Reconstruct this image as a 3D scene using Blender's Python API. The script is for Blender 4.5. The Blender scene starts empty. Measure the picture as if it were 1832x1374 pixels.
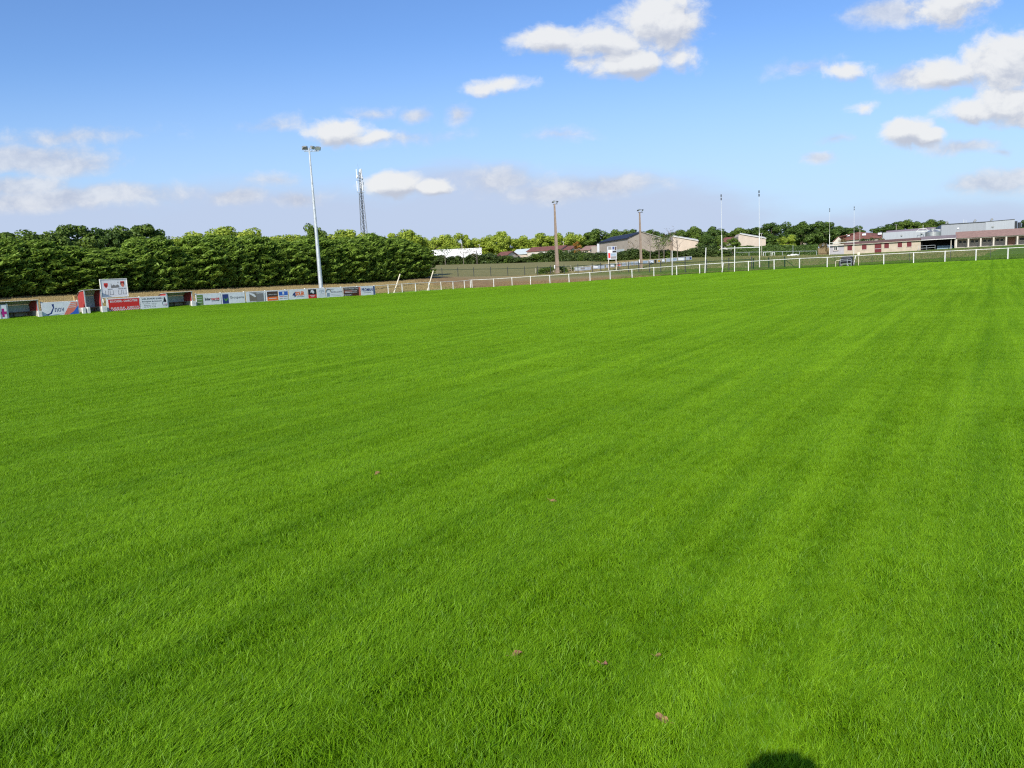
import bpy, math, random
import numpy as np
from mathutils import Vector, Matrix
R = math.radians
random.seed(7)
sc = bpy.context.scene
col = sc.collection

# ------------------------------------------------------------------ camera
FPX, CXP, CYP = 1410.0, 916.0, 687.0          # focal length and centre in pixels of the 1832 px wide photograph
ROLL, PITCH, EYE = R(3.03), R(8.1), 1.70
fwd = Vector((0, math.cos(PITCH), -math.sin(PITCH)))
U0 = Vector((0, math.sin(PITCH), math.cos(PITCH)))
R0 = Vector((1, 0, 0))
rgt = math.cos(ROLL) * R0 - math.sin(ROLL) * U0
up = math.sin(ROLL) * R0 + math.cos(ROLL) * U0
camd = bpy.data.cameras.new('camera')
camd.sensor_width = 36.0
camd.lens = 36.0 * FPX / 1832.0
camd.clip_start = 0.05
camd.clip_end = 9000
cam = bpy.data.objects.new('camera', camd)
M = Matrix((rgt, up, -fwd)).transposed().to_4x4()
M.translation = Vector((0, 0, EYE))
cam.matrix_world = M
col.objects.link(cam)
sc.camera = cam

def ray(px, py):
    return (fwd + rgt * ((px - CXP) / FPX) + up * ((CYP - py) / FPX))
def at(px, py, Y):
    d = ray(px, py)
    t = Y / d.y
    return Vector((0, 0, EYE)) + d * t
def px_x(px, Y, z=1.5):
    """x at depth Y of something seen at photo column px at about height z"""
    py = 480.0
    for _ in range(3):
        p = at(px, py, Y)
        py += (p.z - z) * FPX / Y
    return at(px, py, Y).x

# ------------------------------------------------------------------ render / view
sc.view_settings.view_transform = 'Standard'
sc.view_settings.look = 'None'
sc.view_settings.gamma = 1
sc.view_settings.exposure = 0.35
sc.cycles.max_bounces = 6
sc.cycles.transparent_max_bounces = 8
sc.cycles.use_denoising = False
sc.cycles.filter_width = 1.2
sc.cycles.use_adaptive_sampling = False

# ------------------------------------------------------------------ sun
SUN_EL = R(32.6)
sun_az = Vector((-0.319, -0.948, 0)).normalized()          # towards the sun, behind the camera and a little left
sund = bpy.data.lights.new('sun', 'SUN')
sund.energy = 4.4
sund.angle = R(0.5)
sund.color = (1.0, 0.955, 0.88)
sun = bpy.data.objects.new('sun', sund)
sdir = Vector((sun_az.x * math.cos(SUN_EL), sun_az.y * math.cos(SUN_EL), math.sin(SUN_EL)))
sun.rotation_euler = sdir.to_track_quat('Z', 'Y').to_euler()
sun.location = (-20, -40, 60)
col.objects.link(sun)

# ------------------------------------------------------------------ world: sky and clouds (laid out by direction)
world = bpy.data.worlds.new('World')
sc.world = world
world.use_nodes = True
W = world.node_tree
for n in list(W.nodes): W.nodes.remove(n)
def wn(t, **k):
    n = W.nodes.new(t)
    for a, b in k.items(): setattr(n, a, b)
    return n
def wl(a, b): W.links.new(a, b)
def wmath(op, a, b=None, clamp=False, c=None):
    n = wn('ShaderNodeMath', operation=op, use_clamp=clamp)
    for i, v in enumerate((a, b, c)):
        if v is None: continue
        if isinstance(v, (int, float)): n.inputs[i].default_value = v
        else: wl(v, n.inputs[i])
    return n.outputs[0]
sky = wn('ShaderNodeTexSky', sky_type='NISHITA')
sky.sun_disc = False
sky.sun_elevation = SUN_EL
sky.sun_rotation = math.atan2(sun_az.x, sun_az.y)
sky.air_density = 1.0
sky.dust_density = 0.6
sky.ozone_density = 3.0
tc = wn('ShaderNodeTexCoord')
sep = wn('ShaderNodeSeparateXYZ')
wl(tc.outputs['Generated'], sep.inputs[0])
yy = wmath('MAXIMUM', sep.outputs[1], 0.05)
gx = wmath('DIVIDE', sep.outputs[0], yy)
gz = wmath('DIVIDE', sep.outputs[2], yy)
comb = wn('ShaderNodeCombineXYZ')
wl(gx, comb.inputs[0]); wl(gz, comb.inputs[1])
P0 = comb.outputs[0]
def wnoise(vec, scale, detail, rough=0.55, dist=0.0, sy=1.0, off=0.0):
    m = wn('ShaderNodeMapping')
    m.inputs['Scale'].default_value = (1, sy, 1)
    m.inputs['Location'].default_value = (off, off * 1.7, off * .3)
    wl(vec, m.inputs['Vector'])
    n = wn('ShaderNodeTexNoise')
    n.inputs['Scale'].default_value = scale
    n.inputs['Detail'].default_value = detail
    n.inputs['Roughness'].default_value = rough
    n.inputs['Distortion'].default_value = dist
    wl(m.outputs[0], n.inputs['Vector'])
    return n
def warp(vec, scale, amt):
    n = wnoise(vec, scale, 3)
    s = wn('ShaderNodeVectorMath', operation='SUBTRACT'); wl(n.outputs['Color'], s.inputs[0]); s.inputs[1].default_value = (.5, .5, .5)
    f = wn('ShaderNodeVectorMath', operation='MULTIPLY_ADD'); wl(s.outputs[0], f.inputs[0]); f.inputs[1].default_value = (amt, amt * .6, 0); wl(vec, f.inputs[2])
    return f.outputs[0]
def smooth(v, a, b):
    n = wn('ShaderNodeMapRange', interpolation_type='SMOOTHSTEP')
    n.inputs['From Min'].default_value = a; n.inputs['From Max'].default_value = b
    wl(v, n.inputs['Value'])
    return n.outputs[0]
def blobs(vec, lst):
    """soft union of ellipses: each (px, py, rx, ry, strength) in photo pixels, turned into directions"""
    acc = None
    for (bx, by, rx, ry, st) in lst:
        d = ray(bx, by)
        cx, cz = d.x / d.y, d.z / d.y
        sx, sz = FPX / rx, FPX / ry
        f = wn('ShaderNodeVectorMath', operation='MULTIPLY_ADD')
        wl(vec, f.inputs[0])
        f.inputs[1].default_value = (sx, sz, 0)
        # the photo is rolled: shear z by the roll so flat clouds follow the horizon
        f.inputs[2].default_value = (-cx * sx, -cz * sz, 0)
        l = wn('ShaderNodeVectorMath', operation='LENGTH')
        wl(f.outputs[0], l.inputs[0])
        v = wmath('MULTIPLY_ADD', l.outputs['Value'], -st, c=st)
        acc = v if acc is None else wmath('SMOOTH_MAX', acc, v, c=0.18)
    return acc
CUM = [(1182,38,88,58,1.4),(1080,72,80,34,1.2),(985,72,76,27,1.15),(1128,112,70,32,1.3),(1215,106,42,24,.6),(1045,112,50,14,.5),
       (1705,8,85,46,1.0),
       (1805,115,105,56,1.2),(1705,130,84,32,1.0),(1800,188,105,38,1.2),(1735,195,62,30,1.2),
       (1618,236,54,30,1.5),(1655,244,40,18,1.2),
       (1500,129,62,16,.75),(1550,190,24,10,.5),
       (890,151,74,13,.7),
       (608,234,68,25,1.3),(655,243,52,14,.9),
       (706,331,58,27,1.5),(768,338,40,17,1.3)]
LOW = [(40,284,150,26,1.0),(1090,331,110,18,.8),(1000,345,100,20,.7),(900,322,70,26,.7),(120,296,90,24,.9),(120,356,230,22,1.0),(30,335,110,22,.9),
       (425,352,50,15,.9),(530,355,52,13,.8),(490,322,40,10,.4),(1785,326,110,22,.9),(1830,312,70,14,.7),(110,247,110,14,.4),(1720,262,74,13,.75),(1802,269,20,8,.5),
       (720,247,80,9,.3),(1590,26,72,24,.8),(1635,140,60,22,.7),(1467,281,26,10,.7),(1440,122,44,11,.3),(1497,246,24,8,.4),(748,206,26,12,.6),(822,203,20,18,.6),(665,203,30,9,.3),(487,224,42,9,.25),(1005,239,42,9,.3)]
SHEET = [(900,400,440,85,1.2),(500,425,420,95,1.2),(80,425,360,80,1.0),(1200,405,240,60,.8),(820,330,150,40,.6),(1650,400,330,40,.55),(30,405,110,24,1.1)]
wv = warp(P0, 14, 0.030)
wv = warp(wv, 55, 0.010)
nA = wnoise(wv, 22, 9, .62, 0, 1.4)
def dens(vec, lst, amt, nz):
    b = blobs(vec, lst)
    n = wmath('SUBTRACT', nz.outputs['Fac'], 0.5)
    return wmath('ADD', b, wmath('MULTIPLY', n, amt))
dC = dens(wv, CUM, 1.9, nA)
offv = wn('ShaderNodeVectorMath', operation='ADD'); wl(wv, offv.inputs[0]); offv.inputs[1].default_value = (-0.004, 0.012, 0)
nA2 = wnoise(offv.outputs[0], 22, 6, .58, 0, 1.4)
dC2 = dens(offv.outputs[0], CUM, 1.9, nA2)
aC = smooth(dC, -0.16, 0.60)
lit = wmath('SUBTRACT', dC, dC2)
litC = smooth(lit, -0.60, 0.34)
dL = dens(wv, LOW, 1.6, nA)
aL = smooth(dL, -0.3, 0.6)
nS = wnoise(wv, 9, 5, .55, 0, 3.2, 3.1)
dS = dens(P0, SHEET, 0.75, nS)
aS = smooth(dS, -0.25, 0.45)
def wmix(fac, a, b, mult=1.0):
    m = wn('ShaderNodeMix', data_type='RGBA')
    if isinstance(fac, float): m.inputs[0].default_value = fac
    else: wl(wmath('MULTIPLY', fac, mult), m.inputs[0])
    for s, v in ((6, a), (7, b)):
        if isinstance(v, tuple): m.inputs[s].default_value = (*v, 1)
        else: wl(v, m.inputs[s])
    return m.outputs[2]
SKYK = 0.117
tint = wn('ShaderNodeMix', data_type='RGBA', blend_type='MULTIPLY')
tint.inputs[0].default_value = 1
hs = wn('ShaderNodeHueSaturation'); hs.inputs['Saturation'].default_value = 1.12; hs.inputs['Hue'].default_value = .509; wl(sky.outputs[0], hs.inputs['Color']); wl(hs.outputs[0], tint.inputs[6]); tint.inputs[7].default_value = (0.86, 0.98, 1.09, 1)
K = 1.0 / (SKYK * 1.27)
def kc(r, g, b): return (r * K, g * K, b * K)
hz = wn('ShaderNodeMapRange', interpolation_type='SMOOTHSTEP'); hz.inputs[1].default_value = .30; hz.inputs[2].default_value = .0; hz.inputs[3].default_value = 0; hz.inputs[4].default_value = 1; wl(gz, hz.inputs[0])
hz2 = hz.outputs[0]
c = wmix(hz2, tint.outputs[2], kc(.50, .66, .92), 0.85)
c = wmix(aS, c, kc(.53, .61, .80), 0.82)
lowcol = wmix(smooth(nA.outputs['Fac'], .3, .7), kc(.50, .56, .70), kc(.76, .79, .85))
c = wmix(aL, c, lowcol, 0.86)
cumcol = wmix(litC, kc(.53, .57, .67), kc(.86, .87, .88))
c = wmix(aC, c, cumcol, 0.96)
bg = wn('ShaderNodeBackground')
bg.inputs['Strength'].default_value = SKYK
wl(c, bg.inputs['Color'])
wo = wn('ShaderNodeOutputWorld')
wl(bg.outputs[0], wo.inputs['Surface'])

# ------------------------------------------------------------------ materials
_m = {}
def mat(name, colr, rough=.7, var=.12, scale=6.0, metal=0.0, bump=0.0, bscale=60.0, spec=.3, coord='Object', stretch=(1, 1, 1), dark=None):
    if name in _m: return _m[name]
    m = bpy.data.materials.new(name); _m[name] = m
    m.use_nodes = True
    t = m.node_tree; bs = t.nodes['Principled BSDF']
    bs.inputs['Roughness'].default_value = rough
    bs.inputs['Metallic'].default_value = metal
    bs.inputs['Specular IOR Level'].default_value = spec
    tcn = t.nodes.new('ShaderNodeTexCoord')
    mp = t.nodes.new('ShaderNodeMapping'); mp.inputs['Scale'].default_value = stretch
    t.links.new(tcn.outputs[coord], mp.inputs[0])
    nz = t.nodes.new('ShaderNodeTexNoise'); nz.inputs['Scale'].default_value = scale; nz.inputs['Detail'].default_value = 5
    nz.inputs['Roughness'].default_value = .65
    t.links.new(mp.outputs[0], nz.inputs['Vector'])
    rp = t.nodes.new('ShaderNodeValToRGB')
    d = dark or tuple(c * (1 - 2 * var) for c in colr)
    rp.color_ramp.elements[0].position = .3; rp.color_ramp.elements[0].color = (*d, 1)
    rp.color_ramp.elements[1].position = .7; rp.color_ramp.elements[1].color = (*[min(1, c * (1 + var * .6)) for c in colr], 1)
    t.links.new(nz.outputs['Fac'], rp.inputs[0])
    t.links.new(rp.outputs[0], bs.inputs['Base Color'])
    if bump:
        n2 = t.nodes.new('ShaderNodeTexNoise'); n2.inputs['Scale'].default_value = bscale; n2.inputs['Detail'].default_value = 3
        t.links.new(mp.outputs[0], n2.inputs['Vector'])
        b = t.nodes.new('ShaderNodeBump'); b.inputs['Strength'].default_value = bump; b.inputs['Distance'].default_value = .02
        t.links.new(n2.outputs['Fac'], b.inputs['Height']); t.links.new(b.outputs[0], bs.inputs['Normal'])
    return m

def leafmat(name, dark, light, transl=.3, gloss=.5):
    if name in _m: return _m[name]
    m = bpy.data.materials.new(name); _m[name] = m
    m.use_nodes = True
    t = m.node_tree
    for n in list(t.nodes): t.nodes.remove(n)
    N = t.nodes.new; L = t.links.new
    at_ = N('ShaderNodeAttribute'); at_.attribute_name = 'tint'
    g = N('ShaderNodeNewGeometry')
    nz = N('ShaderNodeTexNoise'); nz.inputs['Scale'].default_value = .35; nz.inputs['Detail'].default_value = 2
    L(g.outputs['Position'], nz.inputs['Vector'])
    a = N('ShaderNodeMath'); a.operation = 'MULTIPLY_ADD'; L(nz.outputs['Fac'], a.inputs[0]); a.inputs[1].default_value = .7; a.inputs[2].default_value = -.35
    a2 = N('ShaderNodeMath'); a2.operation = 'ADD'; a2.use_clamp = True; L(a.outputs[0], a2.inputs[0]); L(at_.outputs['Fac'], a2.inputs[1])
    rp = N('ShaderNodeValToRGB')
    rp.color_ramp.elements[0].color = (*dark, 1); rp.color_ramp.elements[1].color = (*light, 1)
    L(a2.outputs[0], rp.inputs[0])
    bs = N('ShaderNodeBsdfPrincipled'); bs.inputs['Roughness'].default_value = gloss; bs.inputs['Specular IOR Level'].default_value = .25
    L(rp.outputs[0], bs.inputs['Base Color'])
    tr = N('ShaderNodeBsdfTranslucent'); L(rp.outputs[0], tr.inputs['Color'])
    mx = N('ShaderNodeMixShader'); mx.inputs[0].default_value = transl
    L(bs.outputs[0], mx.inputs[1]); L(tr.outputs[0], mx.inputs[2])
    o = N('ShaderNodeOutputMaterial'); L(mx.outputs[0], o.inputs['Surface'])
    return m

WHITE = mat('white_paint', (.74, .735, .68), .6, .16, 5)
CREAM = mat('cream_paint', (.74, .66, .50), .6, .12, 9)
GALV = mat('galvanised_steel', (.52, .55, .57), .45, .12, 3, metal=.35)
DARKMETAL = mat('dark_metal', (.06, .065, .07), .5, .2, 6, metal=.3)
LAMPGREY = mat('lamp_housing', (.30, .31, .30), .5, .2, 5, metal=.3)
GLASS = mat('lamp_glass', (.55, .60, .62), .15, .05, 5, spec=.6)
DGREEN = mat('dark_green_paint', (.02, .05, .025), .5, .2, 5)
CONC = mat('brown_concrete', (.30, .225, .17), .85, .16, 2.5, bump=.3, bscale=14)
REDP = mat('red_panel', (.34, .045, .042), .55, .14, 4)
REDS = mat('red_shutter', (.13, .016, .020), .6, .12, 6)
GREYW = mat('grey_panel', (.50, .55, .54), .7, .12, 4)
GREYC = mat('grey_concrete', (.36, .34, .29), .9, .18, 4, bump=.2)
ROOFW = mat('pale_roof_sheet', (.58, .57, .51), .6, .12, 5)
WOOD = mat('brown_wood', (.17, .10, .06), .8, .2, 9)
BEIGE = mat('beige_render', (.46, .385, .295), .9, .10, .9, bump=.15, bscale=8)
PINK = mat('pale_render', (.50, .42, .335), .9, .08, .6)
GYM = mat('taupe_render', (.42, .36, .29), .9, .09, .5)
LILAC = mat('grey_lilac_render', (.38, .36, .38), .9, .10, 1.2)
SILVER = mat('grey_cladding', (.27, .285, .31), .5, .05, .5, metal=.2, stretch=(6, 6, .4))
SILVERL = mat('pale_cladding', (.33, .35, .375), .5, .05, .5, metal=.2, stretch=(6, 6, .4))
TILE = mat('red_tile', (.20, .085, .065), .85, .2, 1.5, bump=.4, bscale=10)
TILEP = mat('faded_tile', (.30, .19, .155), .85, .14, 1.5, bump=.4, bscale=10)
PURP = mat('mauve_fascia', (.17, .14, .17), .8, .1, 2)
WHITEM = mat('white_sheet', (.82, .82, .83), .5, .04, 1)
SOLAR = mat('solar_panel', (.022, .026, .045), .6, .2, .5, spec=.2)
BLACK = mat('black_plastic', (.012, .013, .014), .5, .2, 8)
RUBBER = mat('rubber', (.015, .015, .015), .85, .2, 8)
BARK = mat('bark', (.11, .085, .06), .95, .25, 3, bump=.4, bscale=12, stretch=(3, 3, .5))
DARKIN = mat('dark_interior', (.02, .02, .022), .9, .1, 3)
PALEST = mat('pale_stone', (.55, .50, .42), .9, .12, 2)
STRAW = mat('dry_reed', (.30, .22, .12), .95, .3, 3, stretch=(6, 6, .6))
PWHITE = mat('sign_white', (.76, .77, .78), .5, .08, 2.2)
def plain(name, c, rough=.55): return mat('print_' + name, c, rough, .05, 4)
P_RED = plain('red', (.62, .03, .025)); P_ORANGE = plain('orange', (.80, .17, .03)); P_BLACK = plain('black', (.02, .02, .022))
P_NAVY = plain('navy', (.03, .05, .18)); P_BLUE = plain('blue', (.04, .13, .50)); P_GREEN = plain('green', (.10, .30, .05))
P_OLIVE = plain('olive', (.16, .22, .08)); P_GREY = plain('grey', (.22, .21, .20)); P_BROWN = plain('brown', (.28, .07, .035)); P_MAGENTA = plain('magenta', (.42, .02, .20))
P_SALMON = plain('salmon', (.72, .20, .13)); P_DBROWN = plain('dark_brown', (.07, .045, .035)); P_CYAN = plain('blue_grey', (.24, .32, .40)); P_TAUPE = plain('taupe', (.20, .17, .13))

# ------------------------------------------------------------------ helpers: tagging and building
def tag(o, label=None, cat=None, group=None, kind=None):
    if label: o['label'] = label
    if cat: o['category'] = cat
    if group: o['group'] = group
    if kind: o['kind'] = kind
    return o
def empty(name, loc=(0, 0, 0), rz=0.0, label=None, cat=None, group=None):
    o = bpy.data.objects.new(name, None)
    o.empty_display_size = .3
    o.location = loc; o.rotation_euler = (0, 0, rz)
    col.objects.link(o)
    return tag(o, label, cat, group)
class MB:
    def __init__(s): s.v = []; s.f = []
    def add(s, vs, fs):
        b = len(s.v); s.v += [tuple(v) for v in vs]; s.f += [tuple(i + b for i in f) for f in fs]; return s
    def box(s, x0, x1, y0, y1, z0, z1):
        vs = [(x0,y0,z0),(x1,y0,z0),(x1,y1,z0),(x0,y1,z0),(x0,y0,z1),(x1,y0,z1),(x1,y1,z1),(x0,y1,z1)]
        return s.add(vs, [(0,3,2,1),(4,5,6,7),(0,1,5,4),(1,2,6,5),(2,3,7,6),(3,0,4,7)])
    def bar(s, a, b, w, h=None, n=4, r1=None, rot=None):
        """tube / bar from a to b, radius w (r1 at the far end)"""
        a = Vector(a); b = Vector(b); d = (b - a).normalized()
        u = d.cross(Vector((0, 0, 1)))
        if u.length < 1e-3: u = Vector((1, 0, 0))
        u.normalize(); v = u.cross(d)
        r1 = w if r1 is None else r1; k = (h / w) if h else 1
        ph = (math.pi / n if rot is None else rot)
        vs = []
        for (c, r) in ((a, w), (b, r1)):
            for i in range(n):
                t = 2 * math.pi * i / n + ph
                vs.append(c + u * (r * math.cos(t)) + v * (r * k * math.sin(t)))
        fs = [(i, (i + 1) % n, n + (i + 1) % n, n + i) for i in range(n)] + [tuple(range(n))[::-1], tuple(range(n, 2 * n))]
        return s.add(vs, fs)
    def prism(s, poly, ext):
        """poly: list of 3-D points, ext: vector"""
        e = Vector(ext); n = len(poly)
        vs = [Vector(p) for p in poly] + [Vector(p) + e for p in poly]
        return s.add(vs, [tuple(range(n)), tuple(range(2 * n - 1, n - 1, -1))] + [(i, n + i, n + (i + 1) % n, (i + 1) % n) for i in range(n)])
    def sheet(s, poly): return s.add(poly, [tuple(range(len(poly)))])
    def disc(s, cx, y, cz, rx, rz, n=20):
        vs = [(cx + rx * math.cos(2 * math.pi * i / n), y, cz + rz * math.sin(2 * math.pi * i / n)) for i in range(n)]
        return s.add(vs, [tuple(range(n))])
    def ball(s, c, r, n=12, m=8, sq=(1, 1, 1)):
        vs = []; fs = []
        for j in range(m + 1):
            th = math.pi * j / m
            for i in range(n):
                ph = 2 * math.pi * i / n
                vs.append((c[0] + r * sq[0] * math.sin(th) * math.cos(ph), c[1] + r * sq[1] * math.sin(th) * math.sin(ph), c[2] + r * sq[2] * math.cos(th)))
        for j in range(m):
            for i in range(n):
                fs.append((j * n + i, (j + 1) * n + i, (j + 1) * n + (i + 1) % n, j * n + (i + 1) % n))
        return s.add(vs, fs)
    def build(s, name, m, parent=None, smooth=False, bevel=0):
        me = bpy.data.meshes.new(name)
        me.from_pydata(s.v, [], s.f); me.update()
        if m: me.materials.append(m)
        if smooth: me.polygons.foreach_set('use_smooth', [True] * len(me.polygons))
        o = bpy.data.objects.new(name, me); col.objects.link(o)
        if bevel:
            b = o.modifiers.new('bevel', 'BEVEL'); b.width = bevel; b.segments = 2; b.limit_method = 'ANGLE'
        o.parent = parent
        return o
def npmesh(name, V, F, m=None, tint=None, smooth=False):
    """V (N,3), F (M,k)"""
    me = bpy.data.meshes.new(name)
    V = np.asarray(V, dtype=np.float32); F = np.asarray(F, dtype=np.int32)
    me.vertices.add(len(V)); me.vertices.foreach_set('co', V.ravel())
    k = F.shape[1]
    me.loops.add(F.size); me.loops.foreach_set('vertex_index', F.ravel())
    me.polygons.add(len(F)); me.polygons.foreach_set('loop_start', np.arange(0, F.size, k, dtype=np.int32))
    if smooth: me.polygons.foreach_set('use_smooth', np.ones(len(F), dtype=bool))
    me.update(calc_edges=True)
    if tint is not None:
        a = me.attributes.new('tint', 'FLOAT', 'POINT'); a.data.foreach_set('value', np.asarray(tint, dtype=np.float32))
    if m: me.materials.append(m)
    return me
def mobj(name, me, parent=None, loc=(0, 0, 0)):
    o = bpy.data.objects.new(name, me); col.objects.link(o); o.parent = parent; o.location = loc
    return o
_kids = {}
def copy_tree(o, parent=None):
    c = o.copy(); col.objects.link(c); c.parent = parent
    for ch in list(o.children): copy_tree(ch, c)
    return c
_fc = {}
def text(s, w, h, x, y, z, m, parent, name='lettering', bold=0.0, shear=0.0):
    """lettering centred at (x, z) on a face looking towards -y, fitted into w x h"""
    key = (s, bold, shear)
    if key not in _fc:
        cu = bpy.data.curves.new('lettering', 'FONT'); cu.body = s; cu.resolution_u = 2; cu.offset = bold; cu.shear = shear
        ob = bpy.data.objects.new('lettering', cu); col.objects.link(ob)
        bpy.context.view_layer.update()
        me0 = bpy.data.meshes.new_from_object(ob.evaluated_get(bpy.context.evaluated_depsgraph_get()))
        V = np.empty(len(me0.vertices) * 3, dtype=np.float32); me0.vertices.foreach_get('co', V); V = V.reshape(-1, 3)
        Fs = [tuple(p.vertices) for p in me0.polygons]
        bpy.data.objects.remove(ob); bpy.data.curves.remove(cu); bpy.data.meshes.remove(me0)
        _fc[key] = (V, Fs)
    V, Fs = _fc[key]
    mn = V.min(0); mx = V.max(0); c = (mn + mx) / 2; sz = np.maximum(mx - mn, 1e-4)
    X = (V[:, 0] - c[0]) / sz[0] * w + x; Z = (V[:, 1] - c[1]) / sz[1] * h + z
    me = bpy.data.meshes.new(name)
    me.from_pydata([(float(a), y, float(b)) for a, b in zip(X, Z)], [], Fs); me.update(); me.materials.append(m)
    return mobj(name, me, parent)
ORD = ['first','second','third','fourth','fifth','sixth','seventh','eighth','ninth','tenth','eleventh','twelfth','thirteenth','fourteenth','fifteenth','sixteenth','seventeenth','eighteenth','nineteenth']
TENS = {2:'twent',3:'thirt',4:'fort',5:'fift'}
def ordw(i):
    i += 1
    if i < 20: return ORD[i - 1]
    t, u = divmod(i, 10)
    return TENS[t] + 'ieth' if u == 0 else TENS[t] + 'y-' + ORD[u - 1]

# ------------------------------------------------------------------ plan frames
class Fr:
    """vertical plane: s runs along it, n points away behind it"""
    def __init__(s, P, ang):
        s.P = Vector((P[0], P[1])); s.ang = ang
        s.a = Vector((math.cos(ang), math.sin(ang))); s.n = Vector((-math.sin(ang), math.cos(ang)))
    def hit(s, px, py, off=0.0):
        d = ray(px, py)
        num = (s.P + s.n * off).dot(s.n); den = Vector((d.x, d.y)).dot(s.n)
        t = num / den
        p = Vector((0, 0, EYE)) + d * t
        return (Vector((p.x, p.y)) - s.P).dot(s.a), p.z
    def w(s, u, off=0.0): return s.P + s.a * u + s.n * off
    def loc(s, x, y):
        q = Vector((x, y)) - s.P
        return q.dot(s.a), q.dot(s.n)
def fr2(px1, Y1, px2, Y2, py=450):
    a = at(px1, py, Y1); b = at(px2, py, Y2)
    return Fr((a.x, a.y), math.atan2(b.y - a.y, b.x - a.x))
CORNER = (-5.05, 111.0)
FL = Fr(CORNER, R(56.5))      # left rail: s < 0 towards the camera
FR_ = Fr(CORNER, R(-33.5))    # far rail: s > 0 to the right

# ------------------------------------------------------------------ terrain
anc = []
def A3(p, w=1): anc.append((p[0], p[1], p[2]))
for x in (-30, -10, 10, 30):
    for y in (-30, 0, 18): A3((x, y, 0.0))
A3((0, 40, 0.02)); A3((20, 45, .05)); A3((-18, 45, -.02))
for (px, py) in ((14,570.7),(140,562),(302,550.6),(440,542),(516,537),(583,532.8),(672,527.6),(766,520.5),(835,516)):
    s_, z_ = FL.hit(px, py); q = FL.w(s_); A3((q.x, q.y, z_))
for (px, py) in ((884,513.3),(950,509.3),(1018,505.6),(1092,500.4),(1170,495),(1252,489.8),(1338,485.3),(1430,480.3),(1480,478.7),(1581,473.7),(1690,469.3),(1803,464.4)):
    s_, z_ = FR_.hit(px, py); q = FR_.w(s_); A3((q.x, q.y, z_))
for (px, py) in ((10,533),(100,528.5),(200,524),(300,520),(400,516),(540,509),(690,503),(755,498)):
    s_, z_ = FL.hit(px, py, 11); q = FL.w(s_, 11); A3((q.x, q.y, z_))
    q = FL.w(s_, 25); A3((q.x, q.y, z_ + .8))
for (px, py, Y) in ((763,496,150),(848,494.5,150),(939,492.7,150),(1060,488,140),(1226,487,112),(1348,482,107),(1404,479,105),
                    (780,474,240),(900,471,240),(1000,468,235),(1090,466,195),(1150,463.5,190),(1280,460,188),(1380,458,200),(1450,456,200),
                    (1292,480,122),(1358,478.5,120),(1484,457.8,192),(1527,456.3,188),
                    (1484,456.5,215),(1560,452.3,210),(1647,448,204),(1711,444,200),(1832,437.5,193),(1700,455,130),(1830,449,120)):
    A3(at(px, py, Y))
for (x, y, z) in ((-150,60,1.5),(-200,200,5),(-60,330,6),(60,330,5),(160,330,5),(260,200,3),(200,60,1),(150,-60,0),(0,-120,0),(-150,-60,0)): A3((x, y, z))
AN = np.array(anc); AP = AN[:, :2] / 100.0
def _k(r2): return np.where(r2 > 1e-12, .5 * r2 * np.log(np.maximum(r2, 1e-12)), 0)
_r2 = ((AP[:, None] - AP[None]) ** 2).sum(2)
NA = len(AP)
LS = np.zeros((NA + 3, NA + 3)); LS[:NA, :NA] = _k(_r2) + np.eye(NA) * 2e-5
LS[:NA, NA] = 1; LS[:NA, NA + 1:] = AP; LS[NA:, :NA] = LS[:NA, NA:].T
TW = np.linalg.solve(LS, np.concatenate([AN[:, 2], np.zeros(3)]))
def tz(x, y):
    x = np.atleast_1d(np.asarray(x, dtype=float)); y = np.atleast_1d(np.asarray(y, dtype=float))
    out = np.empty_like(x)
    for i in range(0, len(x), 20000):
        q = np.stack([x[i:i+20000], y[i:i+20000]], 1) / 100.0
        k = _k(((q[:, None] - AP[None]) ** 2).sum(2))
        z = k @ TW[:NA] + TW[NA] + q @ TW[NA + 1:]
        r = np.hypot(x[i:i+20000] - 20, y[i:i+20000] - 100)
        b = np.clip((r - 200) / 160, 0, 1); b = b * b * (3 - 2 * b)
        out[i:i+20000] = z * (1 - b) + 3.0 * b
    return out
def gz(x, y): return float(tz(x, y)[0])

# ------------------------------------------------------------------ ground, pitch, grass
def pf(u, w):
    """pitch frame -> x, y (arrays): u <= 0 along the left rail, w >= 0 along the far rail"""
    return CORNER[0] + FL.a.x * u + FR_.a.x * w, CORNER[1] + FL.a.y * u + FR_.a.y * w
def topf(x, y):
    dx = x - CORNER[0]; dy = y - CORNER[1]
    return dx * FL.a.x + dy * FL.a.y, dx * FR_.a.x + dy * FR_.a.y
def axis_pts(lo, hi, step, far, grow=1.35):
    a = list(np.arange(lo, hi + 1e-6, step)); s = step
    x = hi
    while x < far: s *= grow; x += s; a.append(x)
    x = lo; s = step; pre = []
    while x > -far: s *= grow; x -= s; pre.append(x)
    return np.array(pre[::-1] + a)
def grid_mesh(name, xs, ys, fn, m):
    X, Y = np.meshgrid(xs, ys, indexing='ij')
    x, y, z = fn(X.ravel(), Y.ravel())
    nx, ny = len(xs), len(ys)
    idx = np.arange(nx * ny).reshape(nx, ny)
    F = np.stack([idx[:-1, :-1].ravel(), idx[1:, :-1].ravel(), idx[1:, 1:].ravel(), idx[:-1, 1:].ravel()], 1)
    me = npmesh(name, np.stack([x, y, z], 1), F, m, smooth=True)
    return mobj(name, me)

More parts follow.
